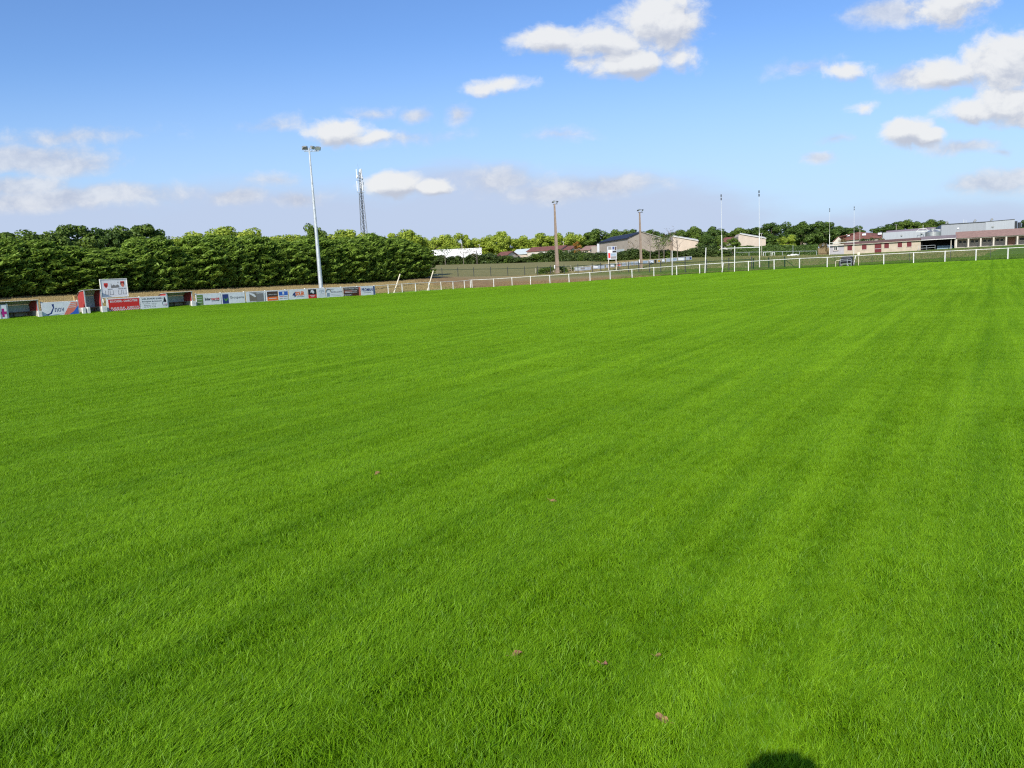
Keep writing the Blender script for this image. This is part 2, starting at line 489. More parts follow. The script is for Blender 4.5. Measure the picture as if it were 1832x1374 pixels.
def ground_material():
    m = bpy.data.materials.new('rough_grass_and_dry_bank'); m.use_nodes = True
    t = m.node_tree; bs = t.nodes['Principled BSDF']; bs.inputs['Roughness'].default_value = .95; bs.inputs['Specular IOR Level'].default_value = .1
    N = t.nodes.new; L = t.links.new
    g = N('ShaderNodeNewGeometry')
    def mt(op, a, b=None, c=None, clamp=False):
        n = N('ShaderNodeMath'); n.operation = op; n.use_clamp = clamp
        for i, v in enumerate((a, b, c)):
            if v is None: continue
            if isinstance(v, (int, float)): n.inputs[i].default_value = v
            else: L(v, n.inputs[i])
        return n.outputs[0]
    def dot(v, ox, oy):
        s = N('ShaderNodeVectorMath'); s.operation = 'DOT_PRODUCT'; L(g.outputs['Position'], s.inputs[0]); s.inputs[1].default_value = (v.x, v.y, 0)
        return mt('SUBTRACT', s.outputs['Value'], v.x * ox + v.y * oy)
    u = dot(FL.a, *CORNER); w = dot(FR_.a, *CORNER)
    def noise(sc_, det=4, st=(1, 1, 1)):
        mp = N('ShaderNodeMapping'); mp.inputs['Scale'].default_value = st; L(g.outputs['Position'], mp.inputs[0])
        n = N('ShaderNodeTexNoise'); n.inputs['Scale'].default_value = sc_; n.inputs['Detail'].default_value = det; n.inputs['Roughness'].default_value = .65
        L(mp.outputs[0], n.inputs['Vector']); return n.outputs['Fac']
    def mr(v, a, b, c=0, d=1):
        n = N('ShaderNodeMapRange'); n.inputs[1].default_value = a; n.inputs[2].default_value = b; n.inputs[3].default_value = c; n.inputs[4].default_value = d
        L(v, n.inputs[0]); return n.outputs[0]
    def mix(f, a, b):
        n = N('ShaderNodeMix'); n.data_type = 'RGBA'
        if isinstance(f, (int, float)): n.inputs[0].default_value = f
        else: L(f, n.inputs[0])
        for s, v in ((6, a), (7, b)):
            if isinstance(v, tuple): n.inputs[s].default_value = (*v, 1)
            else: L(v, n.inputs[s])
        return n.outputs[2]
    n1 = noise(.12, 5); n2 = noise(1.3, 6); n3 = noise(9, 4)
    green = mix(mr(n2, .3, .7), (.070, .125, .014), (.120, .195, .026))
    olive = mix(mr(n2, .3, .7), (.165, .155, .060), (.235, .215, .090))
    dry = mix(mr(n3, .3, .7), (.25, .18, .07), (.46, .35, .16))
    brown = mix(mr(n2, .3, .7), (.19, .12, .055), (.31, .215, .11))
    # far field: olive to the left, green to the right
    wj = mt('ADD', w, mt('MULTIPLY', n1, 24))
    base = mix(mr(wj, 6, 34), olive, green)
    uj = mt('ADD', u, mt('MULTIPLY', n2, 3)); wk = mt('ADD', w, mt('MULTIPLY', n2, 2.5))
    # dry bank behind the left rail, brown strip behind the far rail
    behind_l = mt('MULTIPLY', mr(wk, .6, .2), mr(wk, -15, -12))
    col1 = mix(mt('MULTIPLY', behind_l, mr(n2, .05, .35)), base, mix(mt('MULTIPLY', mr(n1, .42, .62), mr(wk, -6, 0)), dry, (.13, .16, .035)))
    far_strip = mt('MULTIPLY', mt('MULTIPLY', mr(uj, -.5, .8), mr(uj, 26, 15)), mr(wj, 40, 24))
    col2 = mix(far_strip, col1, mix(mr(uj, 7, 17), brown, mix(mr(n3, .3, .7), (.22, .17, .08), (.33, .27, .13))))
    L(col2, bs.inputs['Base Color'])
    b = N('ShaderNodeBump'); b.inputs['Strength'].default_value = .6; b.inputs['Distance'].default_value = .12
    L(n3, b.inputs['Height']); L(b.outputs[0], bs.inputs['Normal'])
    return m
xs = axis_pts(-110, 110, 2.0, 3500); ys = axis_pts(-30, 260, 2.0, 3500)
def gfn(x, y):
    z = tz(x, y)
    u, w = topf(x, y)
    inside = (u < -1.2) & (w > 1.2) & (u > -123) & (w < 78)
    return x, y, z - np.where(inside, .12, 0)
ground = grid_mesh('ground', xs, ys, gfn, ground_material()); tag(ground, kind='structure')

def pitch_nodes(m, blades):
    """mown turf: colour carries the light and dark stripes of leaning blades, plus soft patches"""
    m.use_nodes = True
    t = m.node_tree
    N = t.nodes.new; L = t.links.new
    g = N('ShaderNodeNewGeometry')
    def dot(v):
        s = N('ShaderNodeVectorMath'); s.operation = 'DOT_PRODUCT'; L(g.outputs['Position'], s.inputs[0]); s.inputs[1].default_value = (v.x, v.y, 0); return s.outputs['Value']
    def mt(op, a, b=None, c=None, clamp=False):
        n = N('ShaderNodeMath'); n.operation = op; n.use_clamp = clamp
        for i, v in enumerate((a, b, c)):
            if v is None: continue
            if isinstance(v, (int, float)): n.inputs[i].default_value = v
            else: L(v, n.inputs[i])
        return n.outputs[0]
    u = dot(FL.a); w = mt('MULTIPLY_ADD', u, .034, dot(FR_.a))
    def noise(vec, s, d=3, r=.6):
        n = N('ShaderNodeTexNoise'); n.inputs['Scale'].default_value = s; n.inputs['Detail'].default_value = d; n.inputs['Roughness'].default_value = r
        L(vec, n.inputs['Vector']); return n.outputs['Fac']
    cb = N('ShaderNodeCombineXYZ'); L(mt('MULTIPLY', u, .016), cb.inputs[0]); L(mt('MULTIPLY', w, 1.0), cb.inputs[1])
    shade_band = noise(cb.outputs[0], 1.9, 3, .7)  # mowing stripes: light and shade of leaning blades put into the colour
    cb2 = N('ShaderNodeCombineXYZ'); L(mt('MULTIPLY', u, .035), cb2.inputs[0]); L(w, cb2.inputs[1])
    fine = noise(cb2.outputs[0], 4.0, 3)  # narrower stripes, the same blade-lean shading put into the colour
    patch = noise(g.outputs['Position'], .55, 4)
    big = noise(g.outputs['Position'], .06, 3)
    v = mt('ADD', mt('MULTIPLY', mt('SUBTRACT', shade_band, .5), .60), mt('MULTIPLY', mt('SUBTRACT', patch, .5), .45))
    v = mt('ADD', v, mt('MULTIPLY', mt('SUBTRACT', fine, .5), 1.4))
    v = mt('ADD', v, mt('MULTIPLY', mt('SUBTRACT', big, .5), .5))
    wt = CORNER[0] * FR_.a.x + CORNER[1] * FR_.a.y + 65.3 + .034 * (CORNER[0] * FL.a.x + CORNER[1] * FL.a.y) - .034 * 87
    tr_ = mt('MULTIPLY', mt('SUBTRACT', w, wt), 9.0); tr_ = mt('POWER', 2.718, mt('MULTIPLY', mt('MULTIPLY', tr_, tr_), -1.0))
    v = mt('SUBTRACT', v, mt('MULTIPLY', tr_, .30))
    if blades:
        a = N('ShaderNodeAttribute'); a.attribute_name = 'tint'
        v = mt('ADD', v, mt('MULTIPLY', mt('SUBTRACT', a.outputs['Fac'], .5), 1.0))
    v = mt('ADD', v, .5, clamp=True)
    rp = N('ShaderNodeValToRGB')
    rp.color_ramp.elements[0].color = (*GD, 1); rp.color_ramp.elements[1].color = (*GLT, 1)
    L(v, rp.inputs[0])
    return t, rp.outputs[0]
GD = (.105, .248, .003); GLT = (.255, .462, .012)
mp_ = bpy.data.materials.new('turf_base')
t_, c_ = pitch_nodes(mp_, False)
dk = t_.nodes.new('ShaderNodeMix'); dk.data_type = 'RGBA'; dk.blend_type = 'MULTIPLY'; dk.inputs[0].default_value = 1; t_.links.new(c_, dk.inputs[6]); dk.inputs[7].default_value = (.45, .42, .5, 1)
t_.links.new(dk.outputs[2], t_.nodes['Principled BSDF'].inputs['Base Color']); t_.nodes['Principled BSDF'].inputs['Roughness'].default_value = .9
t_.nodes['Principled BSDF'].inputs['Specular IOR Level'].default_value = .1
def pfn(u, w):
    x, y = pf(u, w); return x, y, tz(x, y) + .01
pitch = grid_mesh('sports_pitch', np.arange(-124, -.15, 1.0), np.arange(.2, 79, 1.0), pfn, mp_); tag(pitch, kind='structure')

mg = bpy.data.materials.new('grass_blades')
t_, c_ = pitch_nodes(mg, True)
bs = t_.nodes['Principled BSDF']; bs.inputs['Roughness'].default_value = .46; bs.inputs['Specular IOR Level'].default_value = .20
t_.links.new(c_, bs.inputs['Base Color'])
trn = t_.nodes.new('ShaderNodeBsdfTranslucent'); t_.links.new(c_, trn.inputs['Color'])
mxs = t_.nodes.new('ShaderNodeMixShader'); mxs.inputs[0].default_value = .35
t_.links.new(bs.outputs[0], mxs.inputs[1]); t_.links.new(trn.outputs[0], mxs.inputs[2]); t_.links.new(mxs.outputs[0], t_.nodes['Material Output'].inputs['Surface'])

def blade_tile(seed, size, n, h, wd, lean, spread, clump=0.0):
    """n grass blades on a size x size square leaning towards +x by about `lean`"""
    r = np.random.RandomState(seed)
    ov = size * 1.22; n = int(n * 1.35)
    bx = (r.rand(n) - .5) * ov; by = (r.rand(n) - .5) * ov
    if clump:
        k = r.rand(n) < .5
        cx = (r.rand(60) - .5) * ov; cy = (r.rand(60) - .5) * ov
        j = r.randint(0, 60, n)
        bx = np.where(k, cx[j] + r.randn(n) * clump, bx); by = np.where(k, cy[j] + r.randn(n) * clump, by)
    ln = h * (.65 + .7 * r.rand(n)); az = r.rand(n) * 6.283
    lx = lean + r.randn(n) * spread; ly = r.randn(n) * spread
    fx = np.cos(az); fy = np.sin(az); w2 = wd * (.7 + .6 * r.rand(n)) / 2
    V = np.zeros((n, 5, 3))
    def pt(t):      # curved blade
        hx = lx * t * t * ln + lx * t * .35 * ln; hy = ly * t * t * ln + ly * t * .35 * ln
        z = ln * t * np.sqrt(np.clip(1 - (.30 * np.minimum(lx**2 + ly**2, 1.6)) * t, .12, 1))
        return bx + hx, by + hy, z
    x, y, z = pt(0.0); V[:, 0] = np.stack([x - fx * w2, y - fy * w2, z - .01], 1); V[:, 1] = np.stack([x + fx * w2, y + fy * w2, z - .01], 1)
    x, y, z = pt(.55); V[:, 2] = np.stack([x - fx * w2 * .85, y - fy * w2 * .85, z], 1); V[:, 3] = np.stack([x + fx * w2 * .85, y + fy * w2 * .85, z], 1)
    x, y, z = pt(1.0); V[:, 4] = np.stack([x, y, z], 1)
    b = np.arange(n)[:, None] * 5
    F = np.concatenate([b + [0, 1, 3], b + [0, 3, 2], b + [2, 3, 4]])
    tint = np.repeat(.5 + .30 * r.randn(n), 5)
    return V.reshape(-1, 3), F, tint
# lean classes: 0 towards +u strongly, 1 upright, 2 towards -u
SPEC = []
for k, (ln_, sp) in enumerate(((.52, .42), (.24, .45), (-.06, .42), (.78, .5))):
    SPEC.append(dict(size=.5, n=8600, h=.047, wd=.0032, lean=ln_, spread=sp, clump=.022))
for k, (ln_, sp) in enumerate(((.42, .42), (.24, .45), (.04, .42))):
    SPEC.append(dict(size=1.0, n=16000, h=.050, wd=.0042, lean=ln_, spread=sp, clump=.04))
for k, (ln_, sp) in enumerate(((.42, .42), (.24, .45), (.04, .42))):
    SPEC.append(dict(size=2.0, n=15000, h=.052, wd=.010, lean=ln_, spread=sp, clump=.09))
def make_grass():
    rs = np.random.RandomState(3)
    Vs, Fs, T, TI = [], [], [], []
    off = 0
    for i, s in enumerate(SPEC):
        V, F, ti = blade_tile(11 + i, **s)
        Vs.append(V); Fs.append(F + off); T.append(ti); TI.append(np.full(len(V), i + 1)); off += len(V)
    # placement points
    P, VA, RO, SC = [], [], [], []; EU = []
    def wobble(u, w):
        return w + .5 * np.sin(u * .09 + w * .23) + .22 * np.sin(u * .31 + 2 * w * .4) + .15 * np.sin(u * .77)
    def place(step, lo, hi, classes):
        uu = np.arange(-123.5, -.25, step); ww = np.arange(.45, 78, step)
        U, Wq = np.meshgrid(uu, ww, indexing='ij'); U = U.ravel(); Wq = Wq.ravel()
        x, y = pf(U, Wq)
        # ring measured on a coarse 2 m lattice so the rings tile exactly
        uc = np.floor(U / 2) * 2 + 1; wc = np.floor(Wq / 2) * 2 + 1
        xc, yc = pf(uc, wc); d = np.hypot(xc, yc)
        az = np.abs(np.arctan2(x, y + 3.5))
        k = (d >= lo) & (d < hi) & ((az < R(40)))
        x, y, U, Wq = x[k], y[k], U[k], Wq[k]
        wb = wobble(U, Wq)
        s = .55 * np.sin(wb * 2 * math.pi / 3.1) + .9 * np.sin(wb * 2 * math.pi / 1.37 + 1.3) + .6 * rs.randn(len(x))
        cl = np.where(s > .45, classes[0], np.where(s < -.45, classes[2], classes[1]))
        if len(classes) > 3: cl = np.where(s > 1.35, classes[3], cl)
        z = tz(x, y) + .012
        gx_ = (tz(x + .5, y) - tz(x - .5, y)); gy_ = (tz(x, y + .5) - tz(x, y - .5))
        ro = FL.ang + rs.randn(len(x)) * (.26 if step < .9 else .12)
        P.append(np.stack([x, y, z], 1)); VA.append(cl); cr, sr = np.cos(ro), np.sin(ro); EU.append(np.stack([-gx_ * sr + gy_ * cr, -(gx_ * cr + gy_ * sr), ro], 1)); RO.append(ro); SC.append(.88 + .26 * rs.rand(len(x)))
    place(.5, 0, 13, (1, 2, 3, 4)); place(1.0, 13, 34, (5, 6, 7)); place(2.0, 34, 140, (8, 9, 10))
    P = np.concatenate(P); VA = np.concatenate(VA); RO = np.concatenate(EU); SC = np.concatenate(SC)
    V = np.concatenate(Vs + [P]); F = np.concatenate(Fs); nb = off; npn = len(P)
    me = npmesh('grass', V, F, mg)
    def attr(n, ty, v):
        a = me.attributes.new(n, ty, 'POINT'); a.data.foreach_set('value', v)
    attr('tint', 'FLOAT', np.concatenate(T + [np.zeros(npn)]).astype(np.float32))
    attr('tile', 'INT', np.concatenate(TI + [np.zeros(npn, int)]).astype(np.int32))
    attr('var', 'INT', np.concatenate([np.zeros(nb, int), VA]).astype(np.int32))
    ra = me.attributes.new('rot', 'FLOAT_VECTOR', 'POINT'); ra.data.foreach_set('vector', np.concatenate([np.zeros((nb, 3)), RO]).astype(np.float32).ravel())
    attr('scl', 'FLOAT', np.concatenate([np.ones(nb), SC]).astype(np.float32))
    o = mobj('grass', me)
    tag(o, 'short bright green mown turf covering the whole sports pitch', 'grass', kind='stuff')
    ng = bpy.data.node_groups.new('grass_tiles', 'GeometryNodeTree')
    ng.interface.new_socket('Geometry', in_out='INPUT', socket_type='NodeSocketGeometry')
    ng.interface.new_socket('Geometry', in_out='OUTPUT', socket_type='NodeSocketGeometry')
    N = ng.nodes.new; L = ng.links.new
    gi = N('NodeGroupInput'); go = N('NodeGroupOutput'); jn = N('GeometryNodeJoinGeometry')
    def named(n, ty):
        a = N('GeometryNodeInputNamedAttribute'); a.data_type = ty; a.inputs['Name'].default_value = n; return a.outputs['Attribute']
    def eq(n, v):
        c = N('FunctionNodeCompare'); c.data_type = 'INT'; c.operation = 'EQUAL'
        L(named(n, 'INT'), c.inputs[2]); c.inputs[3].default_value = v; return c.outputs[0]
    def sepg(v):
        s = N('GeometryNodeSeparateGeometry'); s.domain = 'POINT'; L(gi.outputs[0], s.inputs[0]); L(eq('tile', v), s.inputs['Selection']); return s.outputs['Selection']
    pts = sepg(0)
    er = N('FunctionNodeEulerToRotation'); L(named('rot', 'FLOAT_VECTOR'), er.inputs[0])
    for i in range(len(SPEC)):
        ip = N('GeometryNodeInstanceOnPoints')
        L(pts, ip.inputs['Points']); L(eq('var', i + 1), ip.inputs['Selection']); L(sepg(i + 1), ip.inputs['Instance'])
        L(er.outputs[0], ip.inputs['Rotation']); L(named('scl', 'FLOAT'), ip.inputs['Scale'])
        L(ip.outputs[0], jn.inputs[0])
    L(jn.outputs[0], go.inputs[0])
    md = o.modifiers.new('grass_tiles', 'NODES'); md.node_group = ng
    return o
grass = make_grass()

# taller unmown tufts along the foot of the rails and on the rough ground beyond
mr_ = leafmat('rough_tufts', (.06, .10, .02), (.22, .26, .07), .3)
def tufts(name, label, pts, h, wd, m, seed, per=26):
    r = np.random.RandomState(seed)
    Vs = []; T = []
    pts = np.asarray(pts); n = len(pts) * per
    c = np.repeat(pts, per, axis=0)
    bx = c[:, 0] + r.randn(n) * .12; by = c[:, 1] + r.randn(n) * .12
    ln = h * (.5 + r.rand(n)); az = r.rand(n) * 6.283; lx = r.randn(n) * .4 * ln; ly = r.randn(n) * .4 * ln
    fx = np.cos(az) * wd / 2; fy = np.sin(az) * wd / 2; z = c[:, 2]
    V = np.stack([np.stack([bx - fx, by - fy, z - .02], 1), np.stack([bx + fx, by + fy, z - .02], 1), np.stack([bx + lx, by + ly, z + ln], 1)], 1).reshape(-1, 3)
    F = np.arange(n * 3).reshape(-1, 3)
    o = mobj(name, npmesh(name, V, F, m, np.repeat(r.rand(n), 3)))
    tag(o, label, 'grass', kind='stuff'); return o
rs_ = np.random.RandomState(5)
def strip_pts(fr, s0, s1, o0, o1, n):
    s = s0 + (s1 - s0) * rs_.rand(n); o = o0 + (o1 - o0) * rs_.rand(n)
    x = fr.P.x + fr.a.x * s + fr.n.x * o; y = fr.P.y + fr.a.y * s + fr.n.y * o
    return np.stack([x, y, tz(x, y)], 1)
DRYT = leafmat('dry_tufts', (.24, .18, .07), (.52, .41, .20), .3)
tufts('dry_grass', 'straw coloured dry grass on the bank behind the advertising boards', strip_pts(FL, -72, 2, .4, 11, 9000), .10, .03, DRYT, 2, 9)
tufts('brown_grass', 'brown withered grass strip behind the far white rail', strip_pts(FR_, 0, 40, .6, 9, 4000), .08, .03, leafmat('brown_tufts', (.20, .13, .055), (.40, .29, .14), .3), 3, 8)
tufts('edge_grass', 'longer dark grass along the foot of the far white rail', strip_pts(FR_, 28, 68, .2, 1.0, 1500), .14, .02, leafmat('edge_tufts', (.03, .07, .008), (.08, .15, .02), .3), 4, 12)
tufts('field_grass', 'rough green grass of the training field beyond the rail', strip_pts(FR_, 20, 75, 1, 30, 9000), .10, .035, leafmat('field_tufts', (.08, .15, .015), (.15, .25, .035), .4), 6, 8)
tufts('meadow_grass', 'pale olive meadow grass in front of the low shrub belt', strip_pts(FR_, -12, 60, 30, 120, 9000), .16, .06, leafmat('meadow_tufts', (.20, .19, .07), (.32, .30, .13), .4), 8, 8)

# ------------------------------------------------------------------ rails
FH = 1.10
def gl(fr, s, off=0.0):
    q = fr.w(s, off); return gz(q.x, q.y)
def base_at(fr, px, off=0.0):
    """s of a photo column on the frame, using its approximate ground row"""
    py = 486 - .053 * (px - 916) + 22
    for _ in range(4):
        s, z = fr.hit(px, py, off)
        q = fr.w(s, off); g = gz(q.x, q.y)
        py += (z - g) * FPX / max(q.y, 5)
    return s
LP = [base_at(FL, p) for p in (671, 695, 720, 744, 767.5, 789.3, 811, 831)]
RP = [base_at(FR_, p) for p in (883.7, 916.4, 949.4, 983.9, 1018.2, 1055.7, 1092, 1130.8, 1170, 1210.7, 1252, 1294.6, 1338.9, 1385, 1430.4, 1480, 1531, 1581, 1634, 1690.6, 1745.7, 1803)]
step_r = RP[-1] - RP[-2]
RP += [RP[-1] + step_r * k for k in range(1, 7)]
def rail_fence(fr, ss, label, leans={}, r=.055):
    o0 = fr.w(ss[0]); z0 = gl(fr, ss[0])
    root = empty('railing', (o0.x, o0.y, z0), fr.ang, label, 'fence')
    hs = [gl(fr, s) - z0 for s in ss]
    for i, s in enumerate(ss):
        lx, ly = leans.get(i, (random.uniform(-.015, .015), random.uniform(-.02, .02)))
        b = MB(); x = s - ss[0]
        b.bar((x - lx, ly, hs[i] - .15), (x, 0, hs[i] + FH + .03), .056, n=4)
        b.build('post', WHITE, root)
    b = MB()
    for i in range(len(ss) - 1):
        b.bar((ss[i] - ss[0], 0, hs[i] + FH - .02), (ss[i + 1] - ss[0], 0, hs[i + 1] + FH - .02), .031, n=8)
    b.build('rail', WHITE, root)
    return root
sc0 = 0.0
rail_fence(FL, LP + [0.0], 'white tube railing with the short stretch between the last board and the far left corner')
rail_fence(FR_, [0.25] + RP, 'long white tube railing along the far side of the pitch', leans={12: (.22, .05), 17: (.30, .0)})
# kerb-like white plank lying at the foot of the left rail
b = MB(); x1 = LP[5] - LP[1]
root_z = gl(FL, LP[1]); q = FL.w(LP[1], .12)
b.box(0, x1, -.03, .03, .0, .08)
o = b.build('plank', CREAM); o.location = (q.x, q.y, root_z + .02); o.rotation_euler = (0, -math.atan2(gl(FL, LP[5]) - root_z, x1), FL.ang)
tag(o, 'long pale plank on the ground along the corner rail', 'plank')

def stake(name, fr, off, pb, pt, r, m, label, cat, group=None):
    """straight pole whose foot and top are read off the photograph"""
    s0, z0 = fr.hit(*pb, off); s1, z1 = fr.hit(*pt, off)
    q = fr.w(s0, off); g = gz(q.x, q.y)
    b = MB(); b.bar((0, 0, -.1), (s1 - s0, 0, z1 - g), r, n=8, r1=r * .9)
    b.ball((s1 - s0, 0, z1 - g), r * 1.1, 8, 5)
    o = b.build(name, m); o.location = (q.x, q.y, g); o.rotation_euler = (0, 0, fr.ang)
    return tag(o, label, cat, group)
stake('slanted_pole', FL, .25, (704, 525), (715.5, 491), .075, CREAM, 'cream pole leaning right over the rail, nearer the white and navy board', 'pole')
stake('slanted_pole', FL, .25, (764, 521), (775, 485), .075, CREAM, 'cream pole leaning right over the rail, nearer the pitch corner', 'pole')
stake('corner_pole', FR_, -.3, (1202.5, 493), (1202.5, 449), .05, WHITE, 'slim white upright pole before the far rail, leftmost of three', 'pole')
stake('corner_pole', FR_, -.3, (1261, 489.5), (1263, 444), .055, WHITE, 'slim white upright pole before the far rail, just left of the near goal', 'pole')
stake('corner_pole', FR_, -.3, (1314, 486.5), (1314.5, 441), .05, WHITE, 'slim white upright pole standing in front of the near goal crossbar', 'pole')
# small cream post with a square head beside the leaning rail post
s0 = base_at(FR_, 1536, .2); q = FR_.w(s0, .2); g = gz(q.x, q.y)
e = empty('marker_post', (q.x, q.y, g), FR_.ang, 'cream marker post with a square head beside the dark roller', 'post')
b = MB(); b.bar((0, 0, -.1), (0, 0, 1.25), .03, n=6); b.build('stake', CREAM, e)
b = MB(); b.box(-.12, .12, -.03, .03, 1.15, 1.42); b.build('head', CREAM, e, bevel=.01)

# ------------------------------------------------------------------ advertising boards on the left rail
def board(px0, px1, label, deco, h=None, z0=.02, backm=PWHITE, stub=True, hh=None):
    s0 = base_at(FL, px0, -.07); s1 = base_at(FL, px1, -.07)
    q = FL.w(s0, -.09); g0 = gl(FL, s0, -.09); g1 = gl(FL, s1, -.09)
    w = s1 - s0; H = h or FH - .03
    e = bpy.data.objects.new('advertising_board', None); col.objects.link(e)
    e.location = (q.x, q.y, g0); e.rotation_euler = (0, -math.atan2(g1 - g0, w), FL.ang)
    tag(e, label, 'advertising board', 'advertising boards on the left rail')
    b = MB(); b.box(.02, w - .02, 0, .02, z0, H); b.build('panel', backm, e)
    deco(e, w, z0, H)
    return e
def rect(e, x0, x1, z0, z1, m, y=-.004, name='print'):
    b = MB(); b.box(x0, x1, y, .0005, z0, z1); return b.build(name, m, e)
def poly(e, pts, m, y=-.004, name='print'):
    b = MB(); b.prism([(x, y, z) for x, z in pts], (0, -y + .0005, 0)); return b.build(name, m, e)
def d_cross(e, w, a, H):
    c = w * .85; z = (a + H) / 2 - .05
    rect(e, c - .08, c + .08, z - .32, z + .32, P_MAGENTA); b = MB(); b.box(c - .24, c - .08, -.004, .0005, z - .12, z + .10); b.box(c + .08, c + .24, -.004, .0005, z - .12, z + .10); b.build('print', P_MAGENTA, e)
    text('PHARMACIE', w * .45, .28, w * .25, -.006, z + .1, P_MAGENTA, e)
board(-34, 14, 'white board with a magenta cross, cut by the left picture edge', d_cross)
def d_nov(e, w, a, H):
    poly(e, [(w * .58, a + .03), (w * .80, H - .04), (w - .06, H - .04), (w - .06, a + .03)], P_SALMON)
    poly(e, [(w * .72, a + .03), (w * .85, a + .25), (w * .97, H * .62), (w - .05, H * .66), (w - .05, a + .03)], P_BLUE, y=-.008)
    for k in range(3): rect(e, w * (.72 + .03 * (2 - k)), w * (.93 if k else .95), H * (.86 - .14 * k) - .02, H * (.86 - .14 * k) + .025, PWHITE, y=-.011)
    poly(e, [(w * .10, a + .12), (w * .22, a + .24), (w * .30, H * .62), (w * .27, H * .86), (w * .33, H * .90), (w * .33, H * .62), (w * .25, a + .16), (w * .14, a + .06)], P_NAVY)
    poly(e, [(w * .08, a + .08), (w * .20, a + .06), (w * .40, a + .12), (w * .60, a + .12), (w * .40, a + .07), (w * .20, a + .02)], P_CYAN, y=-.006)
    text('nov', w * .25, H * .30, w * .47, -.006, H * .44, P_NAVY, e, bold=-.005)
    rect(e, w * .335, w * .35, H * .32, H * .36, P_NAVY)
board(76, 142, 'white board reading nov with a salmon and blue right corner', d_nov)
def d_red(e, w, a, H):
    rect(e, .08, w - .08, a + .04, H - .03, P_RED)
    text('BOUCHERIE - CHARCUTERIE', w * .84, H * .17, w * .5, -.007, H * .80, PWHITE, e, bold=.02)
    text('05.63.00.75.61', w * .42, H * .14, w * .29, -.007, H * .28, PWHITE, e, bold=.02)
    text('06 80007.25.96', w * .36, H * .14, w * .76, -.007, H * .28, PWHITE, e, bold=.02)
    b = MB()
    for k in range(26):
        for j in range(2):
            if (k + j) % 2 == 0: b.box(.1 + k * (w - .2) / 26, .1 + (k + 1) * (w - .2) / 26, -.008, .0005, a + .06 + j * .06, a + .12 + j * .06)
    b.build('chequered_band', PWHITE, e)
board(194, 252, 'red butcher board with white lettering and chequered lower edge', d_red)
def d_sarl(e, w, a, H):
    text('SARL BONDES JULIEN', w * .74, H * .16, w * .42, -.006, H * .84, P_BLACK, e, bold=.015)
    text('Entreprise du bâtiment', w * .70, H * .14, w * .41, -.006, H * .63, P_BLACK, e, bold=.01)
    text('Maçonnerie - Toitures', w * .5, H * .08, w * .32, -.006, H * .46, P_GREY, e)
    text('Rénovation - Neuf', w * .42, H * .08, w * .32, -.006, H * .33, P_GREY, e)
    text('06 78 90 75 00', w * .42, H * .09, w * .32, -.006, H * .19, P_GREY, e)
    b = MB()
    for k in range(14):
        t0 = k * 2 * math.pi / 14; t1 = (k + 1) * 2 * math.pi / 14
        b.bar((w * .87 + .26 * math.cos(t0), -.004, H * .42 + .24 * math.sin(t0)), (w * .87 + .26 * math.cos(t1), -.004, H * .42 + .24 * math.sin(t1)), .012)
    b.build('ring_emblem', P_BLACK, e); poly(e, [(w * .82, H * .55), (w * .85, H * .92), (w * .88, H * .95), (w * .93, H * .62), (w * .9, H * .5)], P_BLACK)
    poly(e, [(w * .80, H * .33), (w * .95, H * .38), (w * .95, H * .30)], P_MAGENTA, y=-.006)
board(252.6, 302, 'white builder board with black lettering beside the red butcher board', d_sarl)
def d_inter(e, w, a, H):
    rect(e, .05, w * .27, a + .04, H - .05, P_OLIVE)
    b = MB()
    for k in range(4): b.box(.12, w * .24, -.008, .0005, H * (.82 - .2 * k), H * (.87 - .2 * k))
    b.build('print', P_GREEN, e)
    for k in range(3): rect(e, .12, w * .22, H * (.74 - .22 * k), H * (.77 - .22 * k), PWHITE, y=-.008)
    text('Inter', w * .24, H * .26, w * .46, -.006, H * .56, P_BLACK, e, bold=.03)
    text('marché', w * .34, H * .24, w * .76, -.006, H * .56, P_RED, e, bold=.03)
    rect(e, w * .60, w * .92, H * .34, H * .40, P_BLACK)
board(352, 396.3, 'white supermarket board with black and red lettering and an olive green strip', d_inter)
def d_grou(e, w, a, H):
    rect(e, .10, w * .29, a + .05, H - .10, P_NAVY)
    poly(e, [(w * .10, H * .45), (w * .17, H * .25), (w * .25, H * .45), (w * .25, H * .58), (w * .17, H * .42), (w * .10, H * .58)], P_GREEN, y=-.008)
    text('Groupama', w * .60, H * .30, w * .65, -.006, H * .56, P_BLACK, e, bold=-.005)
board(397.3, 439, 'white board with a navy square and thin dark lettering', d_grou)
def d_photo(e, w, a, H):
    rect(e, w * .17, w * .92, a + .06, H - .04, P_GREY)
    rect(e, w * .19, w * .54, a + .12, H * .82, P_TAUPE, y=-.007); rect(e, w * .56, w * .89, H * .22, H * .80, P_GREY, y=-.007); rect(e, w * .56, w * .90, H * .84, H * .90, PWHITE, y=-.007)
    poly(e, [(w * .20, H * .94), (w * .42, H * .80), (w * .52, H * .55), (w * .45, H * .50), (w * .18, H * .82)], PWHITE, y=-.010)
    rect(e, w * .2, w * .5, a + .08, a + .12, PWHITE, y=-.010)
board(441, 475, 'pale board with two dark grey photographs', d_photo)
def d_orange(e, w, a, H):
    rect(e, .12, w - .03, H * .44, H - .06, P_DBROWN); rect(e, .12, w - .03, a + .06, H * .44, P_ORANGE)
    text('adeom plus', w * .68, H * .16, w * .54, -.007, H * .66, PWHITE, e); rect(e, w * .2, w * .85, H * .26, H * .31, PWHITE, y=-.007)
board(477, 498, 'small black board with an orange lower half', d_orange)
